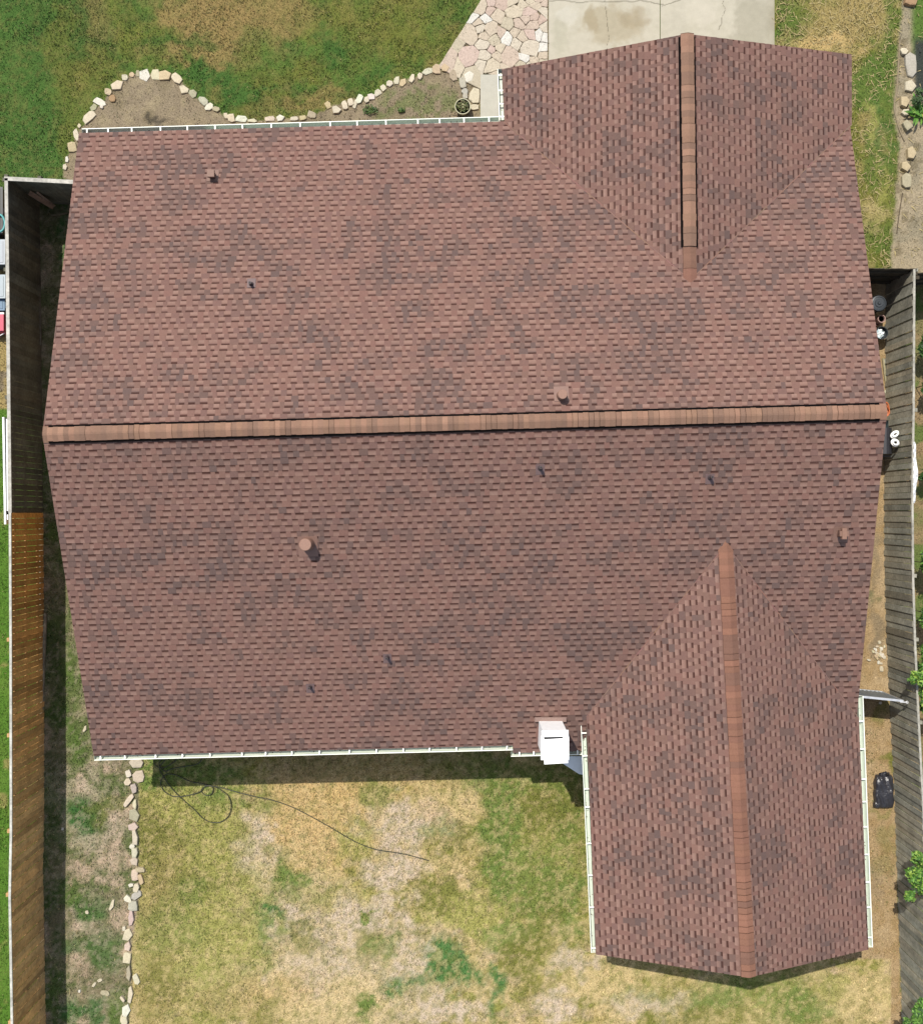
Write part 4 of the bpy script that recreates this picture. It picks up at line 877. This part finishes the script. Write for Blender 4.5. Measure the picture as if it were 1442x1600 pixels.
# ---------------------------------------------------------------- back yard cable
def cable(name, pts, r, c, label, cat, mt=M_plastic, z=.03):
    rd = random.Random(3); v = catmull([G(x,y,z+.012*math.sin(i*1.7)) for i,(x,y) in enumerate(pts)], 7); m = MB(); m.tube(v, r, c, 6)
    return tag(m.build(name, mt, None, True, loc=v[0]), label, cat)
cab = [(241,1184),(242,1192),(250,1199),(262,1197),(275,1188),(279,1178),(260,1180),(249,1192),(258,1204),(272,1200),(290,1197),(307,1194),(316,1186),(316,1172),(290,1172),(284,1186),(268,1178),(256,1190),(250,1200),(256,1212),(270,1232),(290,1252),(305,1265),(317,1277),(330,1284),(345,1284),(358,1274),(362,1258),(358,1244),(346,1234),(334,1228),(322,1228),(315,1235),(322,1242),(331,1240),(334,1232),(329,1227),(322,1227),(314,1236),(300,1241),(285,1244),(270,1243),(258,1236),(252,1226),(254,1216),(262,1209),(275,1210),(287,1216),(300,1221),(314,1223),(325,1226),(345,1230),(375,1238),(400,1244),(430,1251),(460,1262),(490,1277),(520,1294),(550,1312),(570,1321),(590,1327),(615,1331),(640,1336),(670,1344)]
cable('garden_cable', cab, .0125, A(64,68,46), 'thin dark cable looping over the back lawn from the south wall', 'cable')

# planter pot by the porch
def pot(name, px, py, r, h, c, label, soil=None, rim=.02):
    b = basepx(px, py, h); root = thing(name, b, label, 'pot'); m = MB()
    m.lathe([(r*.72,0),(r*.95,h*.86),(r*1.0,h*.88),(r*1.0,h),(r-rim,h),(r-rim-.005,h-.05)], c, 26, b); wbuild(m, 'pot_body', M_stone, root, smooth=False)
    m = MB(); m.lathe([(r-rim-.006,h-.06),(r-rim-.007,h-.05)], soil or (.05,.04,.03), 20, b); wbuild(m, 'soil', M_stone, root); return root, b
rt_, b = pot('planter_pot', 723, 166, .215, .26, A(236,232,196), 'round cream planter pot with small green plants beside the porch slab')
def leaves(mb, ctr, rad, n, cols, size, rd, flat=.6, up=.5):
    for _ in range(n):
        while True:
            v = Vector((rd.uniform(-1,1),rd.uniform(-1,1),rd.uniform(-1,1)))
            if v.length <= 1: break
        v = v * (rd.random()**.15) if v.length > .3 else v
        p = ctr + Vector((v.x*rad.x, v.y*rad.y, v.z*rad.z)); s = size*rd.uniform(.6,1.3)
        nn_ = (v.normalized()*(1-up) + Vector((rd.uniform(-.7,.7),rd.uniform(-.7,.7),up+rd.random()*.5))).normalized()
        a = nn_.orthogonal().normalized(); a = Matrix.Rotation(rd.uniform(0,6.28),3,nn_) @ a; b_ = nn_.cross(a)
        c = rd.choice(cols); k = rd.uniform(.8,1.2); c = tuple(q*k for q in c)
        mb.poly([p-a*s*.5, p+b_*s*flat*.5-nn_*s*.05, p+a*s*.6-nn_*s*.12, p-b_*s*flat*.5-nn_*s*.05], c)
rd = random.Random(21); m = MB(); leaves(m, b+Vector((0,0,.27)), Vector((.175,.175,.07)), 330, [A(90,112,52),A(120,130,70),A(110,92,60),A(190,190,140)], .05, rd); wbuild(m, 'plant', M_leaf, rt_)

# objects in the right side yard
b = basepx(1374,473,.85); tr = thing('trash_can', b, 'round black trash can with ribbed lid in the right side yard', 'trash can')
m = MB(); m.lathe([(.17,0),(.205,.72),(.215,.74)], A(40,42,46), 24, b); wbuild(m, 'can_body', M_plastic, tr)
m = MB(); m.lathe([(.175,.83),(.178,.855)][::-1] if 0 else [(.19,.74),(.20,.76),(.20,.79),(.165,.80),(.16,.785),(.11,.79),(.10,.81),(.05,.81),(.03,.84)], A(74,80,86), 28, b); wbuild(m, 'lid', M_plastic, tr)
for (x,y,r,h,c,lb) in [(1377,498,.105,.55,A(206,170,160),'pale pink clay pot standing on top of others beside the black bucket'),(1369,502,.12,.30,A(190,140,132),'reddish clay pot half under the east roof edge')]:
    pot('clay_pot', x, y, r, h, c, lb, soil=A(190,170,150))
b = basepx(1377,520,.42); bk = thing('bucket', b, 'dark bucket holding pale blue white rags below the clay pots', 'bucket')
m = MB(); m.lathe([(.12,0),(.165,.40),(.175,.42),(.158,.42),(.15,.30)], A(50,58,62), 24, b); wbuild(m, 'bucket_body', M_plastic, bk)
m = MB(); rd = random.Random(4)
leaves(m, b+Vector((-.03,-.01,.34)), Vector((.10,.10,.05)), 60, [A(226,236,236,.8),A(200,220,226,.8),A(240,246,246,.8)], .12, rd, .8, .8); wbuild(m, 'rags', M_white, bk)
# orange hose coil
m = MB(); bz = .95
pt = []
for k in range(90):
    t = k*.25; r = .20+.012*math.sin(k*1.3); c_ = P(1375,641,bz); pt.append(Vector((c_.x+r*math.cos(t)*1.0, c_.y+r*1.15*math.sin(t), bz+.0025*k-.1)))
m.tube(pt, .013, A(226,120,66,.7), 7)
tag(m.build('garden_hose', M_plastic, None, True, loc=pt[0]), 'coiled orange hose hung at the east gable wall under the ridge end', 'hose')
# black storage box / grill with white hose coils
bx = P(1386,690,1.0); gr = thing('grill', (bx.x,bx.y,0), 'black covered grill between the east wall and the right fence', 'grill')
x0, x1, y0, y1 = P(1372,0,1.0).x, P(1397,0,1.0).x, P(0,709,1.0).y, P(0,668,1.0).y
m = MB(); m.box((x0+.02,y0+.03,.0),(x1-.03,y1-.03,.78), A(34,34,38)); wbuild(m, 'cabinet', M_plastic, gr)
m = MB(); N = 10
for k in range(N):
    t0 = math.pi*k/N; t1 = math.pi*(k+1)/N; xm = (x0+x1)/2; rx = (x1-x0)/2
    f = lambda t: (xm-rx*math.cos(t), .78+.22*math.sin(t))
    (a0,z0),(a1,z1) = f(t0), f(t1); m.poly([(a0,y0,z0),(a1,y0,z1),(a1,y1,z1),(a0,y1,z0)], A(60,60,66))
m.poly([(x0,y0,.78)]+[((x0+x1)/2-(x1-x0)/2*math.cos(math.pi*k/N), y0, .78+.22*math.sin(math.pi*k/N)) for k in range(N+1)], A(44,44,50)); m.poly([((x0+x1)/2-(x1-x0)/2*math.cos(math.pi*k/N), y1, .78+.22*math.sin(math.pi*k/N)) for k in range(N+1)], A(44,44,50)); wbuild(m, 'lid', M_plastic, gr)
m = MB(); m.beam(Vector((x0,y0-.05,.8)), Vector((x1,y0-.05,.8)), .03, .03, A(110,110,112)); wbuild(m, 'handle', M_metal, gr)
m = MB(); m.box((x0+.08,y1,.62),(x1-.02,y1+.22,.66), A(30,52,56)); wbuild(m, 'side_shelf', M_plastic, gr)
def coil(px, py, z, rx, ry, ang, label):
    c_ = P(px,py,z); pts = []
    for k in range(70):
        t = k*.36; s = 1-.13*t/6.28; x = rx*s*math.cos(t); y = ry*s*math.sin(t)
        pts.append(Vector((c_.x+x*math.cos(ang)-y*math.sin(ang), c_.y+x*math.sin(ang)+y*math.cos(ang), z+.03*math.sin(t*.5)+.0012*k)))
    m = MB(); m.tube(pts, .021, (.84,.84,.82), 7); tag(m.build('hose_coil', M_white, None, True, loc=pts[0]), label, 'hose')
coil(1396.5,679,1.06,.125,.07,R(35),'upper of two white hose coils lying on the black grill')
coil(1397,692,1.06,.11,.09,R(-25),'lower of two white hose coils lying on the black grill')

# black bin bag
bb = G(1379,1236); bag = MB(); rd = random.Random(9); nx, ny = 22, 34
w_, l_ = .54, .92
grid = []
for j in range(ny+1):
    row = []
    for i in range(nx+1):
        u, v = i/nx*2-1, j/ny*2-1
        x = u*w_/2*(1-.20*max(0,v)**3) ; y = v*l_/2*(1 - .03*abs(u)); e = max(0,1-abs(u)**4)*max(0,1-abs(v)**6)
        fold = float(fbm(np.array([x*7+y*2+3]), np.array([y*2.2+1]), 33, 2)[0]-.5)*.16 + .012*math.sin(x*38+6*math.sin(y*3))*max(0,v+.5)
        z = .02 + e**.5*(.15 + fold*.8)
        row.append(Vector((bb.x+x+.01*math.sin(y*20), bb.y+y, max(.005,z) if 0 < i < nx and 0 < j < ny else 0)))
    grid.append(row)
for j in range(ny):
    for i in range(nx): bag.poly([grid[j][i],grid[j][i+1],grid[j+1][i+1],grid[j+1][i]], A(62,62,70))
BG = thing('garbage_bag', (bb.x,bb.y,0), 'shiny black garbage bag lying against the right fence', 'bag'); wbuild(bag, 'bag_body', M_bag, BG, smooth=True)
m = MB(); leaves(m, Vector((bb.x+.02,bb.y+.47,.07)), Vector((.16,.05,.03)), 40, [A(70,70,78),A(44,44,50)], .09, rd, .7, .6); wbuild(m, 'tied_neck', M_bag, BG)

# ---------------------------------------------------------------- neighbour's things left of the fence (cut by the picture edge)
def bin_box(name, px0, py0, px1, py1, z, c, cl, label, cat, lidh=.05):
    a = P(px0,py1,z); b = P(px1,py0,z); root = thing(name, ((a.x+b.x)/2,(a.y+b.y)/2,0), label, cat)
    m = MB(); m.box((a.x+.03,a.y+.03,0),(b.x-.03,b.y-.03,z-lidh), c); wbuild(m, 'box_body', M_plastic, root)
    m = MB(); m.box((a.x,a.y,z-lidh),(b.x,b.y,z), cl); m.box((a.x+.05,a.y+.05,z),(b.x-.05,b.y-.05,z+.012), tuple(v*.92 for v in cl)); wbuild(m, 'lid', M_plastic, root)
    m = MB(); m.box((b.x-.001,(a.y+b.y)/2-.08,z-lidh-.03),(b.x+.018,(a.y+b.y)/2+.08,z-lidh+.01), tuple(v*.8 for v in cl)); wbuild(m, 'handle', M_plastic, root)
bin_box('storage_box', -30, 374, 8.5, 413, .7, A(120,126,134), A(206,214,222), 'light grey lidded storage box behind the left fence', 'storage box')
bin_box('storage_box', -36, 429, 9, 466, .62, A(150,170,180), A(204,218,224), 'pale blue storage box just above the red cooler', 'storage box')
bin_box('crate', -26, 468, 8, 485, .5, A(60,100,140), A(120,156,186), 'small blue crate between pale box and red cooler', 'crate', .03)
bin_box('storage_box', -40, 292, 5, 366, .55, A(24,24,28), A(40,42,46), 'dark storage box nearest the left fence corner', 'storage box')
m = MB(); m.tube(catmull([P(-14,352,.62),P(-2,362,.63),P(6,358,.62),P(8,346,.60),P(2,336,.6),P(-8,340,.6)],8), .03, A(90,190,190), 8); tag(m.build('pool_noodle', M_plastic, None, True, loc=P(0,350,.6)), 'teal foam tube curled on the dark storage box', 'foam tube')
b = basepx(-7,504,.42); cl_ = thing('cooler', (b.x,b.y,0), 'red drum cooler with white rim beside the left fence', 'cooler')
m = MB(); m.box((b.x-.22,b.y-.25,0),(b.x+.22,b.y+.25,.38), A(196,60,84,.7)); wbuild(m, 'cooler_body', M_plastic, cl_)
m = MB(); m.box((b.x-.235,b.y-.22,.38),(b.x+.235,b.y+.22,.44), A(206,70,96,.7)); m.box((b.x-.24,b.y+.22,.36),(b.x+.24,b.y+.28,.43), A(236,232,230,.8)); wbuild(m, 'lid', M_plastic, cl_)
m = MB(); m.tube([Vector((b.x-.1,b.y-.26,.3)),Vector((b.x,b.y-.33,.34)),Vector((b.x+.1,b.y-.33,.34)),Vector((b.x+.2,b.y-.26,.3))], .014, (.8,.8,.8)); wbuild(m, 'handle', M_plastic, cl_)
# white trim lengths standing outside the left fence
for (xa,ya,xb,yb,z,lb) in [(7,652,10,819,1.5,'long white trim length leaning outside the old left fence, outer one'),(12.5,655,13.8,812,1.7,'thin white trim length tucked right behind the old left fence')]:
    m = MB(); p = P(xa,ya,z); q = P(xb,yb,z); m.beam(p, q, .05 if xa < 10 else .03, .10, (.80,.79,.78)); m.beam(p+Vector((0,0,-.09)), q+Vector((0,0,-.09)), .02, .08, (.7,.68,.68)); 
    for e in (p+(q-p)*.15, p+(q-p)*.85): m.beam(e-Vector((0,0,z)), e, .03, .03, (.5,.48,.45), Vector((1,0,0)))
    tag(m.build('trim_board', M_white, None, loc=Vector((p.x,p.y,0))), lb, 'trim board')
# white plastic sheet on the far side of the right fence
m = MB(); N = 24
def shx(v): return 1.2 + 5.2*math.sin(v*math.pi)**.5 + 1.2*math.cos(v*12)
for k in range(N):
    for i in range(4):
        q = []
        for (vv,ii) in ((k,i),(k+1,i),(k+1,i+1),(k,i+1)):
            v = vv/N; x = 1426+(shx(v))*ii/4; z = 1.74-.10*(ii/4)**2+.03*math.sin(vv*1.9+ii)
            q.append(P(x, 690+96*v, z))
        m.poly(q, (.84,.84,.84))
for k in range(N):
    v0, v1 = k/N, (k+1)/N; a = P(1426+shx(v0),690+96*v0,1.64); b = P(1426+shx(v1),690+96*v1,1.64); m.poly([a,b,b-Vector((0,0,.5)),a-Vector((0,0,.5))], (.8,.8,.8))
tag(m.build('plastic_sheet', M_white, None, loc=P(1428,740,1.7)), 'white plastic sheet bulging over the top of the right fence', 'sheet')

# ---------------------------------------------------------------- plants
def bush(name, spots, label, cat, n, cols, size, seed, mat_=M_leaf, group=None):
    rd = random.Random(seed); c0 = V((max(12.15, spots[0][0].x) if spots[0][0].y < 3.5 else spots[0][0].x+.1, spots[0][0].y, 0)); root = thing(name, (c0.x,c0.y,0), label, cat, group); m = MB(); st = MB()
    for c, r in spots:
        k = int(n*(r.x*r.y)/(sum(q.x*q.y for _,q in spots)))
        for _ in range(7):     # clumps for light and dark masses
            v = Vector((rd.uniform(-.6,.6)*r.x, rd.uniform(-.6,.6)*r.y, rd.uniform(-.4,.7)*r.z)); f = rd.uniform(.35,.6)
            leaves(m, c+v, Vector((r.x*f,r.y*f,r.z*f)), k//7, cols, size, rd, .5, .35)
        for _ in range(4):
            e = c+Vector((rd.uniform(-.6,.6)*r.x, rd.uniform(-.6,.6)*r.y, r.z*.2)); st.tube([Vector((max(c0.x,c.x),c.y,0)), Vector((max(c0.x,c.x),c.y,e.z*.8)), e], .012, A(110,96,74), 5)
    wbuild(m, 'foliage', mat_, root); wbuild(st, 'stem', M_bark, root)
V = Vector
LG = [A(96,146,52),A(120,170,66),A(72,118,44),A(140,186,84),A(56,96,40)]; LY = [A(150,190,70),A(120,170,60),A(90,140,50),A(176,206,92)]
bush('shrub', [(P(1452,880,1.2),V((.32,.55,.5))),(P(1449,960,1.3),V((.26,.6,.5))),(P(1448,1030,1.4),V((.26,.5,.5)))], 'dense green shrub behind the upper middle of the right fence', 'shrub', 3800, LG, .085, 1)
bush('shrub', [(P(1436,1062,2.0),V((.26,.22,.28))),(P(1447,1095,1.8),V((.30,.35,.45)))], 'bright green shrub spilling over the right fence beside the metal gate', 'shrub', 2400, LG+LY, .085, 2)
bush('shrub', [(P(1438,1338,2.1),V((.28,.26,.26))),(P(1431,1372,2.15),V((.30,.34,.3))),(P(1444,1370,2.0),V((.3,.5,.4))),(P(1421,1398,2.1),V((.20,.16,.18)))], 'large leafy yellow green shrub hanging over the lower right fence', 'shrub', 3600, LY+LG, .085, 3)
bush('shrub', [(P(1436,1580,2.1),V((.32,.40,.3))),(P(1418,1596,1.9),V((.14,.12,.15)))], 'green shrub over the right fence at the bottom corner', 'shrub', 1700, LG, .08, 4)
bush('shrub', [(P(1448,545,.9),V((.26,.50,.4))),(P(1450,600,.8),V((.2,.3,.3)))], 'dark green shrub behind the right fence near its north end', 'shrub', 1500, [A(70,110,44),A(54,92,40),A(90,130,56)], .08, 5)
bush('shrub', [(P(1448,740,.7),V((.22,.25,.3)))], 'small dark green shrub behind the white plastic sheet', 'shrub', 500, [A(70,110,44),A(54,92,40)], .08, 6)
bush('shrub', [(P(1436,150,.35),V((.22,.25,.2)))], 'low fluffy green shrub at the edge of the neighbour bed', 'shrub', 700, [A(90,120,66),A(70,100,54)], .06, 7)
# broad leaved plant in the neighbour bed
rd = random.Random(8); b = G(1434,176); pl_ = thing('broad_leaved_plant', (b.x,b.y,0), 'bright green broad leaved plant among the rocks at the right edge', 'plant'); m = MB()
for k in range(46):
    a = rd.uniform(0,6.28); L = rd.uniform(.18,.42); e = rd.uniform(.25,1.0); w2 = rd.uniform(.025,.045); s = V((-math.sin(a),math.cos(a),0)); d = V((math.cos(a),math.sin(a),0)); c = rd.choice(LY+LG[:2]); st_ = V((b.x+rd.uniform(-.12,.12), b.y+rd.uniform(-.16,.16), .05))
    p = [st_ + d*(L*t) + V((0,0,L*(e*t*1.5-(t*t)*e*.9))) for t in (0,.35,.7,1)]; ws = (.3,1,.8,.02)
    for q in range(3): m.poly([p[q]-s*w2*ws[q], p[q]+s*w2*ws[q], p[q+1]+s*w2*ws[q+1], p[q+1]-s*w2*ws[q+1]], tuple(x*rd.uniform(.85,1.15) for x in c))
wbuild(m, 'foliage', M_leaf, pl_)
# small weed tufts in the front bed and along walls
for (x,y,r,lb) in [(579,178,.26,'low grassy weed against the north gutter, left of the round one'),(627,179,.12,'small round dark weed at the north gutter'),(1371,218+1020,.01,None)]:
    if lb is None: continue
    b = G(x,y-6); m = MB(); rd = random.Random(int(x)); leaves(m, b+V((0,0,.05)), V((r,r*.6,.07)), int(900*r), [A(90,124,56),A(70,104,46),A(120,140,70)], .05, rd); root = thing('weed', (b.x,b.y,0), lb, 'weed'); wbuild(m, 'foliage', M_leaf, root)
# edging strip around the neighbour's dirt bed
m = MB(); m.tube(catmull([G(x,y,.02) for x,y in [(1405,60),(1402,110),(1400,140),(1396,165),(1399,185),(1405,205),(1412,220)]],6), .022, A(176,160,132), 5)
tag(m.build('bed_edging', M_concrete, None, True, loc=G(1405,60)), 'thin curved tan edging strip left of the garden rocks', 'edging')
m = MB(); m.tube(catmull([G(x,y,.015) for x,y in [(1409,302),(1406,320),(1403,340),(1400,365)]],6), .012, A(110,96,80), 5)
tag(m.build('bed_edging', M_concrete, None, True, loc=G(1409,302)), 'thin straight dark edging strip below the pointed rock', 'edging')
m = MB(); m.beam(G(1378,560,.03), G(1386,625,.03), .05,.06, A(196,186,150)); tag(m.build('timber_board', M_wood, None, loc=G(1378,560)), 'narrow pale timber lying between east wall and right fence', 'board')
